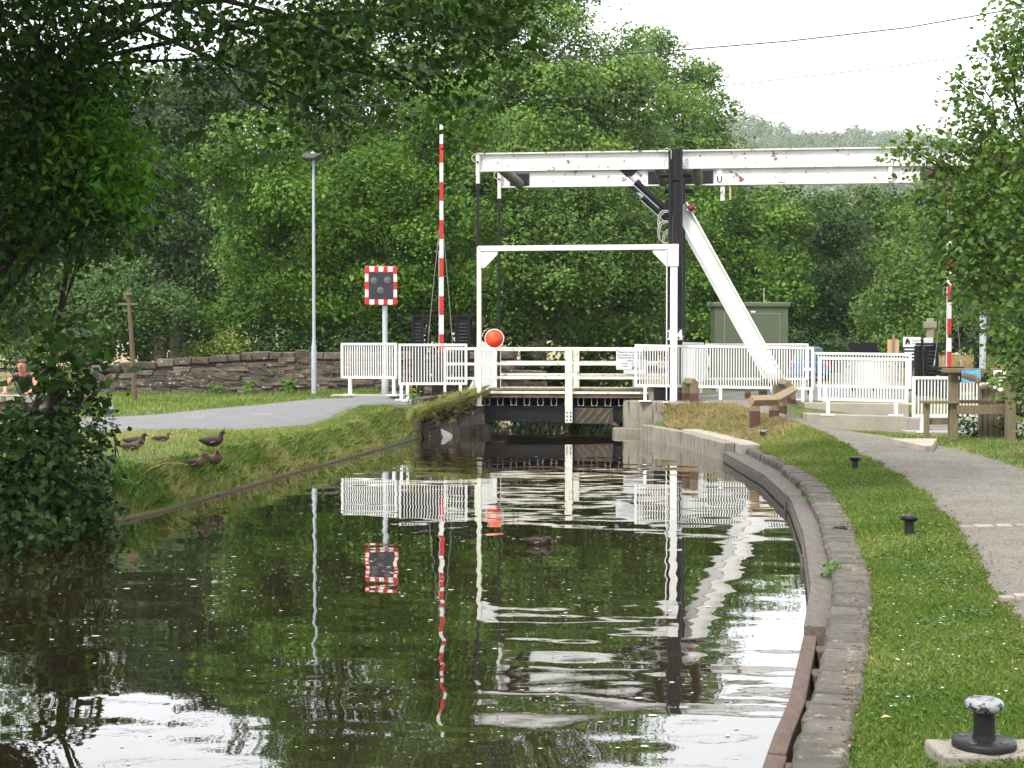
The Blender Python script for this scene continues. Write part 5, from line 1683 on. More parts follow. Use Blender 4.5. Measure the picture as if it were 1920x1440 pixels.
tree('maple_sapling', 'mid green maple sapling leaves in front of the man and the low wall', 'sapling', mb_, [
    LB(95, 640, 13.8, 52, 36, .4), LB(110, 690, 13.9, 40, 36, .35), LB(160, 690, 14, 40, 30, .3), LB(40, 790, 13.6, 50, 40, .35), LB(205, 700, 14.1, 35, 18, .25), LB(30, 730, 13.9, 25, 16, .2), LB(12, 690, 13.9, 14, 22, .2), LB(140, 620, 14, 20, 16, .2), LB(60, 860, 13.2, 60, 40, .3)],
    M['canopy'], .095, .12, .95, 25, trunk_r=.025, lpc=14, limb_r=.3, wid=.45, droop=.4, up=.9, flat=.8)
nb_ = gbase(215, 16.2)
tree('nettle_patch', 'bright green nettles and weeds at the foot of the dark bush', 'weeds', nb_, [
    LB(225, 925, 15.2, 38, 30, .35), LB(255, 895, 16.0, 30, 24, .3), LB(215, 880, 16.2, 22, 30, .3), LB(270, 940, 15.6, 30, 18, .3)],
    M['ash'], .05, .09, 1.8, 26, trunk_r=.01, lpc=20, limbs=False)

# near right maple
rb = gbase(2010, 18.5)
tree('maple_tree', 'near maple on the right edge spreading over the counterweight end of the bridge', 'tree', rb, [
    LB(1900, 60, 18, 45, 80, .9), LB(1870, 110, 18, 38, 50, .7), LB(1900, 210, 18, 70, 60, 1.0), LB(1815, 165, 18.2, 32, 24, .4), LB(1830, 240, 18.2, 45, 34, .6), LB(1870, 320, 18, 80, 60, 1.0), LB(1790, 275, 18.4, 40, 18, .4), LB(1712, 280, 18.8, 34, 22, .3), LB(1755, 305, 18.6, 36, 15, .3),
    LB(1800, 370, 18.4, 85, 50, .8), LB(1775, 420, 18.7, 55, 36, .6), LB(1860, 430, 18, 80, 60, 1.0), LB(1780, 470, 18.5, 70, 40, .7), LB(1870, 510, 18, 70, 40, .9), LB(1905, 590, 17.6, 40, 80, .6), LB(1900, 680, 17.6, 30, 50, .5), LB(1820, 535, 18.6, 50, 24, .5)],
    M['maple'], .068, .165, 1.6, 31, trunk_r=.13, lpc=24, droop=.45, up=.85, flat=.65, wid=.42, limb_r=.28, inner=.3, top=at(1990, 60, 18.5))
vb = gbase(1905, 22.8)
tree('bramble_bush', 'dark bramble bush beside the timber palings at the right edge', 'bush', vb, [
    LB(1925, 760, 22.6, 28, 60, .6), LB(1905, 800, 23.4, 30, 30, .5), LB(1822, 800, 23.6, 22, 26, .35)], M['dark_leaf'], .07, .12, 1.8, 32, trunk_r=.03, lpc=24)

# ------------------------------------------------------------------ grass
def blades(name, label, pts, h, w, lean, tint, mat, seed, bend=.5, wind=(0, 0)):
    rng = np.random.default_rng(seed)
    P = np.asarray(pts, float)
    n_ = len(P)
    a = rng.uniform(0, 2 * math.pi, n_)
    side = np.stack([np.cos(a), np.sin(a), np.zeros(n_)], 1)
    la = rng.uniform(0, 2 * math.pi, n_)
    ld = np.stack([np.cos(la), np.sin(la), np.zeros(n_)], 1) * (lean * rng.uniform(.3, 1.2, n_))[:, None] + np.array([wind[0], wind[1], 0])
    h = np.broadcast_to(h, (n_,)) * rng.uniform(.55, 1.25, n_)
    up_ = np.array([0, 0, 1.0])
    mid = P + (up_ * .58 + ld * .4) * h[:, None]
    tip = P + (up_ * (1.0 - .3 * bend) + ld * 1.1) * h[:, None]
    ww = (np.broadcast_to(w, (n_,)) * rng.uniform(.7, 1.3, n_))[:, None] * .5
    Vb = np.stack([P - side * ww, P + side * ww, mid + side * ww * .75, tip, mid - side * ww * .75], 1).reshape(-1, 3)
    me = np_mesh(name, Vb, np.concatenate([np.arange(n_ * 5).reshape(n_, 5)]), {"tint": np.repeat(np.clip(tint, 0, 1), 5)})
    return me


def scatter(n_, xfun, y0, y1, seed, power=1.0):
    rng = np.random.default_rng(seed)
    y = y0 + (y1 - y0) * rng.uniform(size=n_) ** power
    a, b_ = xfun(y)
    x = a + (b_ - a) * rng.uniform(size=n_)
    return np.stack([x, y, ground(x, y)], 1), rng


def interp_edge(P):
    P = np.array(P)
    o = np.argsort(P[:, 1])
    return lambda y: np.interp(y, P[o, 1], P[o, 0])


pathL = interp_edge([(.9, 2.5), (1.9, 5.2), (2.5, 7.28), (2.89, 9.1), (3.39, 11.4), (3.93, 14.3), (4.42, 18.2), (4.62, 21.5), (4.5, 24.1), (4.1, 26.6), (3.5, 28.4)])
pathR = interp_edge([(4.2, 2.5), (5.0, 7), (5.3, 11), (5.6, 14), (5.97, 17.4), (6.25, 20.5), (6.1, 22.9), (5.75, 24.6), (5.45, 26.2), (5.15, 27.6)])
roadE = interp_edge(ROAD_E)


def stone_edge(y):
    return Rx(y) + np.interp(y, [4, 8.2, 12.5, 16, 18.2, 20, 22, 26], [.27, .33, .38, .42, .42, .40, .44, .47])


GR = []


def patch(pts, rng, h, w, lean, base_t, mat, seed, amp=.35, label='', wind=(0, 0), bend=.5, name='grass'):
    x, y = pts[:, 0], pts[:, 1]
    t = base_t + amp * .5 * (np.sin(x * 2.3 + y * 1.1) * np.sin(y * 1.7 - x) + np.sin(x * 5.1 + 2) * np.sin(y * 4.3)) * .6 + rng.normal(0, .16, len(x)) + .45 * (rng.uniform(size=len(x)) < .10) + .12 * np.sin(x * 1.3 + .7 * y) * np.sin(y * .8 + 2)
    me = blades(name, label, pts, h, w, lean, t, mat, seed, bend=bend, wind=wind)
    return tag(link(name, me, mat), label, kind='stuff')


def ragged(fn, amp, seed):
    ph = np.random.default_rng(seed).uniform(0, 6.3, 4)
    return lambda y: fn(y) + amp * (np.sin(y * 3.1 + ph[0]) + .7 * np.sin(y * 7.3 + ph[1]) + .5 * np.sin(y * 17 + ph[2])) * .5


e0, e1 = ragged(stone_edge, .05, 1), ragged(pathL, .05, 2)
pts, rng = scatter(120000, lambda y: (e0(y) - .01, e1(y) + .05), 3.6, 10.5, 51, 1.15)
patch(pts, rng, .028, .0032, .75, .31, M['grass'], 52, label='mown green grass strip between stone edging and towpath, nearest the camera')
pts, rng = scatter(62000, lambda y: (e0(y) - .02, e1(y) + .06), 10.5, 18.5, 53)
patch(pts, rng, .045, .006, .7, .34, M['grass'], 54, label='mown green grass strip beside the middle of the towpath')
pts, rng = scatter(34000, lambda y: (e0(y) - .03, e1(y) + .04), 18.5, 24.0, 55)
dr_ = sst(21.0, 24.2, pts[:, 1]) * (1 - .4 * sst(.8, 1.8, pts[:, 0] - Rx(pts[:, 1])))
patch(pts, rng, .07, .009, .6, .42 + .42 * dr_, M['grass'], 56, label='green grass strip turning straw coloured near the knee rail')
pts, rng = scatter(30000, lambda y: (np.maximum(e0(y) - .05, at(1222, 650, 27).x), np.minimum(e1(y), pathL(y) - .15)), 22.8, 28.3, 57)
patch(pts, rng, .10, .011, .6, .52, M['dry'], 58, label='dry yellowish grass mound beside the concrete abutment')
pts, rng = scatter(16000, lambda y: (pathR(y) - .06 + .06 * np.sin(y * 9), pathR(y) + 3.2), 13.0, 23.6, 59)
patch(pts, rng, .06, .009, .7, .50, M['grass'], 60, label='rough grass on the far side of the towpath by the old seat')
pts, rng = scatter(5000, lambda y: (pathR(y) - .08, pathR(y) + .5), 23.2, 27.5, 61)
patch(pts, rng, .035, .008, .7, .5, M['grass'], 62, label='thin grass fringe along the foot of the front ramp wall')
# left bank
pts, rng = scatter(70000, lambda y: (np.minimum(roadE(y) + .15, Lx(y) - .5), Lx(y) - .35), 12.5, 29.0, 63)
pts = pts[pts[:, 0] > -7]
dr_ = .56 + .22 * sst(.5, 2.0, Lx(pts[:, 1]) - pts[:, 0]) - .1 * sst(24, 28, pts[:, 1])
t_ = blades('grass', '', pts, .062, .008, .75, np.clip(dr_ + np.random.default_rng(64).normal(0, .2, len(pts)) + .15 * np.sin(pts[:, 0] * 2.1) * np.sin(pts[:, 1] * 1.3), 0, 1), M['grass'], 64)
tag(link('grass', t_, M['grass']), 'rough sunlit grass of the left bank where the ducks stand', kind='stuff')
pts, rng = scatter(30000, lambda y: (Lx(y) - .62, Lx(y) - .03), 11.5, 27.8, 65)
patch(pts, rng, .11, .007, .95, .54, M['grass'], 66, label='long green grass hanging over the left water edge', wind=(.10, -.05), bend=.9, amp=.6)
pts, rng = scatter(2200, lambda y: (Lx(y) - .22, Lx(y) - .02), 16.0, 27.9, 67)
patch(pts, rng, .12, .009, .6, .70, M['dry'], 68, label='brown dead grass fringe just above the left plank edging', wind=(.0, -.0), bend=.9, name='dead_grass')
# tall clump by the abutment
rng = np.random.default_rng(69)
t = rng.uniform(size=8000)
cx_ = at(770, 760, 27.2).x + t * (at(893, 760, 29.3).x - at(770, 760, 27.2).x) + rng.normal(0, .06, 8000)
cy_ = 27.0 + t * 2.2 + rng.uniform(-.15, .65, 8000)
cz_ = .40 + .24 * t + rng.normal(0, .035, 8000) + .0
patch(np.stack([cx_, cy_, cz_], 1), rng, .22 + .12 * t, .006, 1.0, .62 + .1 * t, M['grass'], 70, label='tall leaning grass clump on the left abutment before the guard rail', wind=(.38, -.1), bend=.8, name='tall_grass')
t = rng.uniform(size=2600)
cx_ = at(795, 790, 27.6).x + t * (at(880, 790, 29.2).x - at(795, 790, 27.6).x)
cy_ = 27.45 + t * 1.75 - .12
patch(np.stack([cx_, cy_, .36 + .12 * t + rng.normal(0, .05, 2600)], 1), rng, .20, .006, .7, .62, M['dry'], 71, label='dead brown grass drooping over the rubble abutment', wind=(.15, -.35), bend=2.4, name='dead_grass')
# verge by the wall
roadU = interp_edge(ROAD_U)
n_ = 26000
rng = np.random.default_rng(72)
x = rng.uniform(-10.5, -3.0, n_)
yu = np.interp(x, [-10.5, -9, -5.9, -4.7, -3.74, -3.0], [22.6, 23.2, 25.2, 27.3, 29.1, 31.2])
y = yu + .05 + (33.75 - yu) * rng.uniform(size=n_) ** .8
pts = np.stack([x, y, ground(x, y)], 1)
hh = np.where(y > 32.9, .10, .07)
patch(pts, rng, hh, .013, .6, .42, M['grass'], 73, label='green verge between the lane and the parapet wall')
# far grass behind the right frame, tall and pale
rng = np.random.default_rng(74)
n_ = 7000
xa, xb = at(1752, 650, 34).x, at(1880, 650, 36).x
x = rng.uniform(xa, xb, n_); y = rng.uniform(33.5, 37, n_)
patch(np.stack([x, y, ground(x, y)], 1), rng, .85, .02, .3, .72, M['dry'], 75, label='tall pale dry grass behind the black slatted frame on the right', name='tall_grass')
# far bank beyond the bridge
rng = np.random.default_rng(76)
n_ = 5000
y = rng.uniform(36.5, 41, n_); sd = rng.uniform(size=n_) < .5
x = np.where(sd, Lx(y) - rng.uniform(0, 3, n_), Rx(y) + rng.uniform(0, 3, n_))
patch(np.stack([x, y, ground(x, y)], 1), rng, .25, .016, .5, .4, M['grass'], 77, label='rank grass on the banks beyond the drawbridge')

# brown litter along the edges and loose stones on the path
rng = np.random.default_rng(80)
n_ = 2600
y = 5.0 + 19 * rng.uniform(size=n_) ** 1.3
kk = rng.uniform(size=n_)
x = np.where(kk < .45, e1(y) + rng.normal(.03, .06, n_), np.where(kk < .85, e0(y) + rng.normal(-.02, .035, n_), pathR(y) - np.abs(rng.normal(0, .08, n_))))
Pq = np.stack([x, y, ground(x, y) + np.where((kk >= .45) & (kk < .85), .035, .036)], 1)
v_, t_ = leaf_quads(Pq, unit(np.array([0, 0, 1.0]) + rng.normal(size=(n_, 3)) * .3), rng.uniform(.008, .026, n_), rng.uniform(size=n_), rng)
M['litter'] = leafy('brown_litter', (.07, .04, .02), (.16, .095, .05), (.30, .2, .11), .1, .8, .1)
tag(link('leaf_litter', np_mesh('leaf_litter', v_, np.arange(len(v_)).reshape(-1, 4), {"tint": t_}), M['litter']), 'scattered brown leaf bits along the towpath and stone edging', kind='stuff')
n_ = 9000
y = 6.0 + 17 * rng.uniform(size=n_) ** 1.4
x = pathL(y) + .02 + (pathR(y) - pathL(y)) * rng.uniform(size=n_) * .97
sz_ = rng.uniform(.003, .011, n_)
z = ground(x, y) + .029
a0 = rng.uniform(0, 6.3, n_)
cr = [np.stack([x + sz_ * np.cos(a0 + q), y + sz_ * np.sin(a0 + q), z], 1) for q in (0, 2.1, 4.2)] + [np.stack([x, y, z + sz_ * .8], 1)]
vv = np.stack(cr, 1).reshape(-1, 3)
b0 = np.arange(n_)[:, None] * 4
ff = np.concatenate([b0 + np.array([[0, 1, 3]]), b0 + np.array([[1, 2, 3]]), b0 + np.array([[2, 0, 3]])])
M['pebble'] = leafy('loose_stone_grey', (.09, .083, .073), (.15, .14, .122), (.24, .225, .2), .02, .9, .2)
tag(link('gravel', np_mesh('gravel', vv, ff, {"tint": np.repeat(rng.uniform(size=n_), 4)}), M['pebble']), 'loose small stones lying on the towpath', kind='stuff')

rng = np.random.default_rng(83)
npat = 90
py_ = 4.8 + 17 * rng.uniform(size=npat) ** 1.2
ex = e0(py_) + .08 + (e1(py_) - e0(py_) - .12) * rng.uniform(size=npat)
k = np.repeat(np.arange(npat), 55)
rr_ = .05 + .09 * rng.uniform(size=npat)
x = ex[k] + rng.normal(size=len(k)) * rr_[k]
y = py_[k] + rng.normal(size=len(k)) * rr_[k] * 1.6
ok = (x > e0(y) + .02) & (x < e1(y) - .02)
x, y = x[ok], y[ok]
Pq = np.stack([x, y, ground(x, y) + rng.uniform(.02, .038, len(x))], 1)
v_, t_ = leaf_quads(Pq, unit(np.array([0, 0, 1.0]) + rng.normal(size=(len(x), 3)) * .35), rng.uniform(.010, .022, len(x)), rng.uniform(size=len(x)), rng, wid=.5)
tag(link('clover', np_mesh('clover', v_, np.arange(len(v_)).reshape(-1, 4), {"tint": t_}), M['hazel']), 'low clover leaves growing in patches through the mown grass', kind='stuff')
n_ = 170
y = 6 + 15 * rng.uniform(size=n_)
x = e0(y) + .1 + (e1(y) - e0(y) - .15) * rng.uniform(size=n_)
vv = np.stack([np.stack([x + .007 * math.cos(a_), y + .007 * math.sin(a_), ground(x, y) + .042], 1) for a_ in np.linspace(0, 5.03, 5)], 1).reshape(-1, 3)
tag(link('daisies', np_mesh('daisies', vv, np.arange(n_ * 5).reshape(n_, 5)), M['print_white']), 'tiny white daisies and clover heads dotted in the mown grass', kind='stuff')

# small plants
def weed(name, label, cat, P, kind='dock', s=1.0, seed=0, flowers=0):
    rr_ = np.random.default_rng(seed)
    t = thing(name, label, cat, P)
    n_ = 46
    a = rr_.uniform(0, 6.28, n_)
    r_ = rr_.uniform(.01, .16, n_) * s
    Pq = np.stack([r_ * np.cos(a), r_ * np.sin(a), rr_.uniform(.02, .22, n_) * s], 1)
    Nn = unit(np.stack([np.cos(a) * .5, np.sin(a) * .5, np.ones(n_)], 1) + rr_.normal(size=(n_, 3)) * .3)
    v_, t_ = leaf_quads(Pq, Nn, rr_.uniform(.05, .11, n_) * s, rr_.uniform(size=n_), rr_)
    link('leaves', np_mesh('leaves', v_, np.arange(len(v_)).reshape(-1, 4), {"tint": t_}), M['ash'], t)
    mb = MB()
    for k in range(5):
        aa = k * 1.3
        mb.tube([(0, 0, -.02), (.04 * math.cos(aa) * s, .04 * math.sin(aa) * s, .12 * s), (.09 * math.cos(aa) * s, .09 * math.sin(aa) * s, (.22 + .1 * (flowers > 0)) * s)], .004, 5)
    mb.build('stem', M['grass_stem'], t)
    for k in range(flowers):
        aa = rr_.uniform(0, 6.3)
        MB().lathe([(0, 0), (.016, .003), (.014, .010), (0, .014)], seg=8).build('flower', M['flower'], t, (rr_.uniform(.0, .1) * math.cos(aa) * s, rr_.uniform(0, .1) * math.sin(aa) * s, rr_.uniform(.22, .36) * s))
    return t


M['grass_stem'] = surf('green_stem', (.12, .18, .05), (.09, .13, .04), 8, .8)
M['flower'] = surf('yellow_flower', (.75, .52, .04), (.7, .45, .03), 8, .7)
def onground(px, py, z=.4):
    Yq = 4.0
    while Yq < 60:
        a = at(px, py, Yq)
        if a.z <= g1(a.x, a.y): break
        Yq += .02
    return Vector((a.x, a.y, g1(a.x, a.y)))


q = at(778, 745, 28.4)
weed('ragwort', 'yellow flowered ragwort before the white guard rail leg', 'weed', (q.x, 28.4, .55), s=1.3, seed=1, flowers=14)
for k, (px, py, s, lab) in enumerate([(1560, 1085, .55, 'small green weed growing from the gap behind the timber plank'), (1522, 946, .45, 'tiny green weed on top of the far timber plank'), (1498, 912, .35, 'tiniest weed sprouting on the timber edging')]):
    a = gz(px, py, .16)
    weed('edge_weed', lab, 'weed', (a.x, a.y, .15), s=s, seed=5 + k)
a = at(1163, 800, 29.2)
weed('abutment_weed', 'green plant at the waterline between hazard board and concrete abutment', 'weed', (a.x, 29.35, .12), s=.8, seed=9)
a = at(893, 775, 29.6)
weed('abutment_fern', 'small green plant on the rubble abutment beside the black hanger rod', 'weed', (a.x, 29.55, .42), s=1.0, seed=10)
for k, (px, py, s, lab) in enumerate([(470, 742, 1.6, 'dock plant at the foot of the parapet wall left of the lamp'), (545, 738, 1.5, 'dock plant at the foot of the wall beside the lamp'), (405, 752, 1.3, 'dock plant at the foot of the wall nearer the telegraph stub')]):
    a = at(px, py, 33.3)
    weed('dock_plant', lab, 'weed', (a.x, 33.3, g1(a.x, 33.3)), s=s, seed=20 + k)
# fallen leaf and bent straw
fl = onground(1661, 1361, .27)
fe = thing('fallen_leaf', 'single brown fallen leaf on the mown grass', 'leaf', (fl.x, fl.y, fl.z + .03))
MB()._add([(-.022, 0, 0), (0, .016, .008), (.026, 0, .002), (0, -.016, .008)], [(0, 1, 2, 3)]).build('blade', M['straw'], fe)
bs = onground(262, 895, .4)
be = thing('bent_stalk', 'long pale bent grass stalk arching beside the ducks', 'stalk', bs)
MB().tube([(.0, 0, 0), (.12, 0, .10), (.26, .0, .15), (.40, .02, .15), (.50, .03, .13)], .0045, 5).build('stalk', M['straw'], be)

# ------------------------------------------------------------------ ducks
def duck(label, P, rz, pose='stand', mat='feather', s=1.0):
    t = thing('duck', label, 'duck', P, rz, 'ducks on the canal and its left bank')
    t.scale = (s, s, s)
    lift = {'stand': 0, 'rest': -.065, 'swim': -.085}[pose]
    if pose == 'swim':
        ring = [(-.20, .165, .010, .006), (-.15, .145, .035, .02), (-.08, .125, .072, .05), (0, .115, .085, .066), (.07, .115, .075, .066), (.115, .13, .05, .055), (.14, .158, .032, .036), (.160, .178, .034, .034), (.185, .172, .032, .032), (.203, .150, .024, .024), (.212, .135, .010, .012)]
    elif pose == 'preen':
        ring = []
    else:
        ring = [(-.20, .150, .012, .006), (-.15, .142, .036, .02), (-.08, .128, .07, .05), (0, .125, .082, .068), (.07, .135, .07, .066), (.108, .165, .045, .05), (.120, .205, .027, .032), (.126, .240, .027, .029), (.140, .262, .031, .029), (.165, .262, .027, .025), (.182, .256, .012, .014)]
    if pose == 'rest':
        ring = [(x if z < .17 else x - .01, z if z < .17 else z - .03, a, b_) for x, z, a, b_ in ring]
    ring = [(x, z, a * 1.18, b_ * 1.18) for x, z, a, b_ in ring]
    seg = 14
    vs, fs = [], []
    n_ = len(ring)
    for i_, (x, z, ry, rz_) in enumerate(ring):
        x0, z0_ = ring[max(i_ - 1, 0)][:2]
        x1, z1_ = ring[min(i_ + 1, n_ - 1)][:2]
        tv = Vector((x1 - x0, 0, z1_ - z0_)).normalized()
        nv = Vector((-tv.z, 0, tv.x))
        for k in range(seg):
            a = 2 * math.pi * k / seg
            vs.append(Vector((x, 0, z + lift)) + nv * rz_ * math.cos(a) + Vector((0, ry * math.sin(a), 0)))
    for i_ in range(n_ - 1):
        for k in range(seg):
            k2 = (k + 1) % seg
            fs.append((i_ * seg + k, i_ * seg + k2, (i_ + 1) * seg + k2, (i_ + 1) * seg + k))
    fs += [tuple(range(seg)), tuple(reversed(range((n_ - 1) * seg, n_ * seg)))]
    mb = MB()._add(vs, fs, 0, True)
    bo = mb.build('body', M[mat], t)
    sm = bo.modifiers.new('sub', 'SUBSURF'); sm.levels = sm.render_levels = 1
    hx, hz_ = ring[-1][0], ring[-1][1] + lift
    bill = MB()
    if pose == 'swim':
        bill.tube([(hx - .012, 0, hz_ + .006), (hx + .012, 0, hz_ - .02), (hx + .024, 0, hz_ - .042)], [.012, .010, .004], 8)
    else:
        bill.tube([(hx - .012, 0, hz_ + .002), (hx + .02, 0, hz_ - .008), (hx + .042, 0, hz_ - .013)], [.011, .010, .007], 8)
    bill.build('bill', M['bill'], t)
    for sy in (-1, 1):
        w_ = MB()
        ww = [(.07, .142, .010, .02), (.02, .148, .014, .042), (-.05, .148, .013, .042), (-.12, .153, .009, .026), (-.18, .163, .004, .008)]
        vs, fs = [], []
        for x, z, a_, b2 in ww:
            for k in range(8):
                a = 2 * math.pi * k / 8
                vs.append((x, sy * (.088 * (1 - max(0, -x) * 2.6) + a_ * math.cos(a)), z + lift + b2 * math.sin(a)))
        for i_ in range(4):
            for k in range(8):
                fs.append((i_ * 8 + k, i_ * 8 + (k + 1) % 8, i_ * 8 + 8 + (k + 1) % 8, i_ * 8 + 8 + k))
        fs += [tuple(range(8)), tuple(range(32, 40))]
        w_._add(vs, fs, 0, True)
        wo = w_.build('wing', M['feather_dk'], t)
        MB()._add([(-.02, sy * .104, .118 + lift), (.05, sy * .102, .135 + lift), (.045, sy * .102, .142 + lift), (-.025, sy * .104, .128 + lift)], [(0, 1, 2, 3)]).build('pale_bar', M['feather_lt'], wo)
        MB().lathe([(0, -.004), (.004, 0), (0, .004)], seg=8).build('eye', M['ink'], t, (ring[-3][0] + .008, sy * (ring[-3][2] - .002), ring[-3][1] + lift + .008))
        if pose == 'stand':
            lg = MB().tube([(.015, sy * .03, .075), (.005, sy * .03, .035), (.012, sy * .03, .004)], .006, 6)
            lg.build('leg', M['bill'], t)
            MB().prism([(-.008, 0), (.055, 0), (.01, .008)], sy * .03 - .022, sy * .03 + .022).build('foot', M['bill'], t)
    MB()._add([(-.17, -.02, .15 + lift), (-.17, .02, .15 + lift), (-.235, .022, .162 + lift), (-.245, 0, .165 + lift), (-.235, -.022, .162 + lift)], [(0, 1, 2, 3, 4)]).build('tail', M['feather_lt'] if pose == 'swim' else M['feather_dk'], t)
    return t


def dk(px, py, label, rz, pose, mat, s):
    P = onground(px, py, .4)
    return duck(label, (P.x, P.y, P.z + .0), rz, pose, mat, s)


dk(366, 887, 'brown duck standing nearest the water edge, facing right with a pale wing bar', -.1, 'stand', 'feather', .80)
dk(402, 879, 'upright brown duck just right of the nearest one, neck raised', -1.0, 'stand', 'feather', .85)
dk(398, 845, 'brown duck standing behind the upright pair, turned with dark chest', .15, 'stand', 'feather_dk', .90)
dk(254, 836, 'dark duck resting in grass beside the dark bush, head up', .0, 'rest', 'feather_dk', .85)
dk(246, 846, 'second duck lying low in the grass below the resting dark duck', .3, 'rest', 'feather', .75)
dk(303, 830, 'duck lying deep in grass so only its grey head shows', .5, 'rest', 'feather', .7)
duck('dark duck swimming alone in the middle of the canal among ripples', (DUCK.x - .02, DUCK.y, 0.0), -.05, 'swim', 'feather_dk', .60)

# ------------------------------------------------------------------ the man behind the low wall
def person():
    X0 = at(46, 690, 27.75).x
    zg = g1(X0, 27.75)
    t = thing('person', 'person in a dark T-shirt leaning forward on the low grey wall behind leaves', 'person', (X0, 27.75, zg))
    J = {}

    def z_(v): return v - zg
    pts = {'pelvis': (0, .28, z_(.86), .15), 'belly': (0, .16, z_(.99), .145), 'chest': (0, .02, z_(1.10), .16), 'neck0': (0, -.06, z_(1.17), .07), 'neck1': (.0, -.10, z_(1.23), .058), 'head0': (.0, -.14, z_(1.29), .078), 'head1': (.0, -.15, z_(1.365), .088), 'head2': (0, -.14, z_(1.42), .06),
           'shL': (.19, -.0, z_(1.14), .075), 'elL': (.27, -.18, z_(.98), .047), 'wrL': (.24, -.44, z_(.86), .033), 'haL': (.23, -.52, z_(.85), .032),
           'shR': (-.19, -.0, z_(1.14), .075), 'elR': (-.29, -.16, z_(1.00), .047), 'wrR': (-.22, -.44, z_(.86), .033), 'haR': (-.21, -.52, z_(.85), .032),
           'hipL': (.10, .28, z_(.80), .10), 'knL': (.12, .22, (z_(.86)) * .5, .068), 'anL': (.12, .30, .08, .045), 'toL': (.13, .12, .035, .038),
           'hipR': (-.10, .28, z_(.80), .10), 'knR': (-.12, .22, (z_(.86)) * .5, .068), 'anR': (-.12, .30, .08, .045), 'toR': (-.13, .12, .035, .038)}
    ed = [('pelvis', 'belly'), ('belly', 'chest'), ('chest', 'neck0'), ('neck0', 'neck1'), ('neck1', 'head0'), ('head0', 'head1'), ('head1', 'head2')]
    for s in 'LR':
        ed += [('chest', 'sh' + s), ('sh' + s, 'el' + s), ('el' + s, 'wr' + s), ('wr' + s, 'ha' + s), ('pelvis', 'hip' + s), ('hip' + s, 'kn' + s), ('kn' + s, 'an' + s), ('an' + s, 'to' + s)]
    V_ = {k: v[:3] for k, v in pts.items()}
    R_ = {k: v[3] for k, v in pts.items()}
    for s, sg_ in (('L', 1), ('R', -1)):
        hx, hy, hz_ = V_['ha' + s]
        for f, (dx, ln) in enumerate(((-.030, .065), (-.010, .078), (.010, .075), (.028, .058))):
            a, b_ = 'f%s%da' % (s, f), 'f%s%db' % (s, f)
            V_[a] = (hx + dx, hy - .035 - ln * .4, hz_ + .004); R_[a] = .010
            V_[b_] = (hx + dx * 1.15, hy - .035 - ln, hz_ - .018); R_[b_] = .008
            ed += [('ha' + s, a), (a, b_)]
        a = 'th' + s
        V_[a] = (hx - sg_ * .055, hy - .015, hz_ - .004); R_[a] = .010
        ed.append(('wr' + s, a))
    names = list(V_)
    ix = {k: i_ for i_, k in enumerate(names)}
    me = bpy.data.meshes.new('body')
    me.from_pydata([V_[k] for k in names], [(ix[a], ix[b_]) for a, b_ in ed], [])
    o = bpy.data.objects.new('body_src', me)
    COL.objects.link(o)
    o.modifiers.new('skin', 'SKIN')
    for k in names:
        sv = me.skin_vertices[0].data[ix[k]]
        sv.radius = (R_[k], R_[k])
        sv.use_root = (k == 'pelvis')
    ss = o.modifiers.new('sub', 'SUBSURF'); ss.levels = 2; ss.render_levels = 2
    dg = bpy.context.evaluated_depsgraph_get()
    me2 = bpy.data.meshes.new_from_object(o.evaluated_get(dg))
    bpy.data.objects.remove(o)
    me2.materials.clear()
    for m_ in ('skin', 'shirt', 'denim', 'wood_foot'): me2.materials.append(M[m_])
    for f in me2.polygons:
        c = f.center
        f.use_smooth = True
        zz, yy, xx = c.z + zg, c.y, abs(c.x)
        mi = 0
        if c.z < .07: mi = 3
        elif zz < .885 and yy > .1: mi = 2
        elif zz > 1.02 and zz < 1.185 and yy > -.10 and xx < .26: mi = 1
        elif zz > .80 and yy > -.02 and xx < .24: mi = 1
        f.material_index = mi
    link('body', me2, None, t)
    # hair, face
    hb = MB()
    hc = Vector((0, -.135, z_(1.375)))
    vs, fs, sg2 = [], [], 14
    for i_ in range(6):
        el_ = math.radians(92 - i_ * 20)
        for k in range(sg2):
            a = 2 * math.pi * k / sg2
            low = max(el_, math.radians(28)) if math.sin(a) < -.25 else el_
            vs.append(hc + Vector((.094 * math.cos(a) * math.cos(low), .104 * math.sin(a) * math.cos(low), .102 * math.sin(low))))
    for i_ in range(5):
        for k in range(sg2):
            fs.append((i_ * sg2 + k, i_ * sg2 + (k + 1) % sg2, (i_ + 1) * sg2 + (k + 1) % sg2, (i_ + 1) * sg2 + k))
    hb._add(vs, fs, 0, True)
    hb.build('hair', M['hair'], t)
    MB().tube([(0, -.228, z_(1.375)), (0, -.248, z_(1.345)), (0, -.228, z_(1.335))], [.008, .014, .010], 8).build('nose', M['skin'], t)
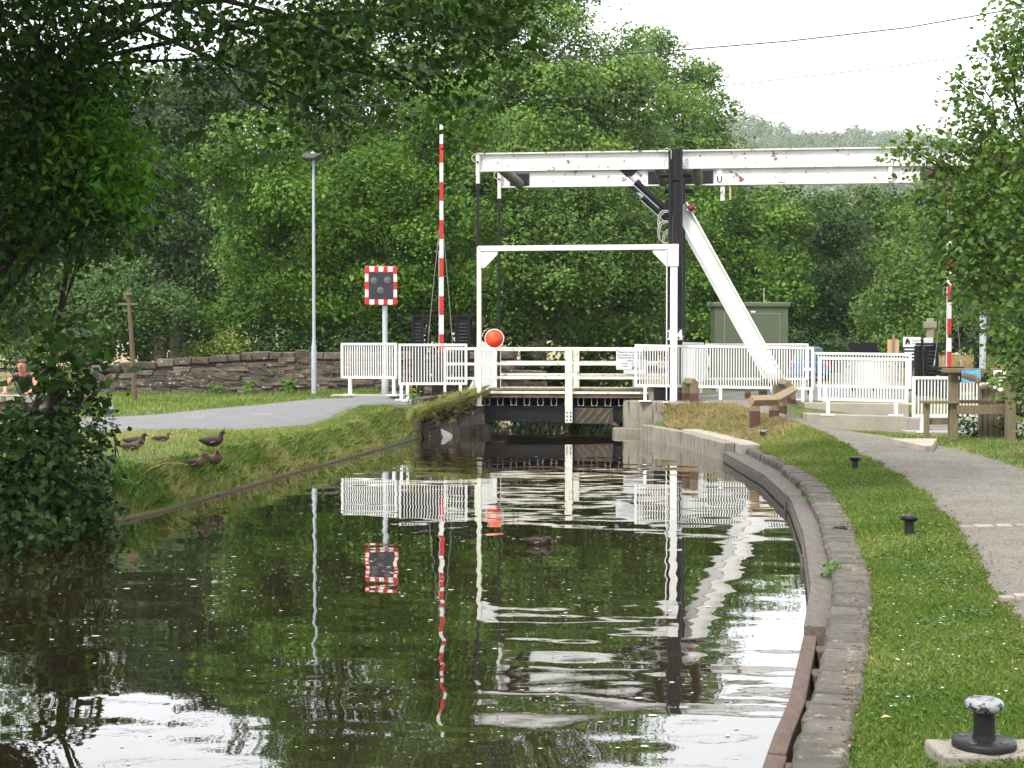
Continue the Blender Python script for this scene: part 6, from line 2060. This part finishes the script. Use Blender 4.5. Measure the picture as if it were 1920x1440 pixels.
    for sx in (-.034, .034):
        MB().lathe([(0, -.006), (.010, 0), (0, .006)], seg=8).build('eye', M['ink'], t, (sx, -.222, z_(1.378)))
        MB().tube([(sx * 2.6, -.13, z_(1.38)), (sx * 2.75, -.125, z_(1.355)), (sx * 2.55, -.13, z_(1.335))], [.012, .014, .008], 6).build('ear', M['skin'], t)
    MB().tube([(-.026, -.216, z_(1.310)), (0, -.224, z_(1.306)), (.026, -.216, z_(1.310))], .006, 6).build('mouth', M['rust'], t)


person()

# ------------------------------------------------------------------ far wooded hill
rng = np.random.default_rng(90)
nt_ = 1500
uu = rng.uniform(1180, 1990, nt_)
yy = rng.uniform(330, 860, nt_)
xx = (uu - CX) / F * yy
zz = ground(xx, yy)
keep = (HC - zz) * F / yy + HOR < 430
xx, yy, zz = xx[keep], yy[keep], zz[keep]
lob = np.stack([xx, yy, zz + 3, rng.uniform(3.4, 6.5, len(xx)), rng.uniform(3.4, 6, len(xx)), rng.uniform(3.6, 7, len(xx))], 1)
parts = []
con = (np.abs((xx / yy * F + CX) - 1420) < 55) & (yy > 640)
lob[con, 5] *= 1.35; lob[con, 3] *= .6
v_, t_ = crown_arrays(lob, 1.1, .9, .55, 91, front=.9, lpc=10, up=.9)
tag(link('hillside_wood', np_mesh('hillside_wood', v_, np.arange(len(v_)).reshape(-1, 4), {"tint": t_}), M['far_leaf']), 'hazy wooded hillside beyond the bridge on the right', kind='stuff')

# ------------------------------------------------------------------ haze
hm = bpy.data.materials.new('pale_haze')
hm.use_nodes = True
hn, hl = hm.node_tree.nodes, hm.node_tree.links
for x in list(hn):
    if x.type != 'OUTPUT_MATERIAL': hn.remove(x)
pv = hn.new("ShaderNodeVolumePrincipled")
pv.inputs["Color"].default_value = (.90, .95, 1.0, 1)
pv.inputs["Density"].default_value = 0.00028
pv.inputs["Anisotropy"].default_value = .2
hl.new(pv.outputs[0], hn["Material Output"].inputs["Volume"])
HAZE = True
if HAZE:
    hb_ = MB().b(-1700, 1700, -1500, 1700, -2.0, 190)
    ho = hb_.build('haze', hm)
    tag(ho, 'thin pale haze in the valley air', kind='stuff')
print('leaves', NLEAF[0], 'objects', len(bpy.data.objects))
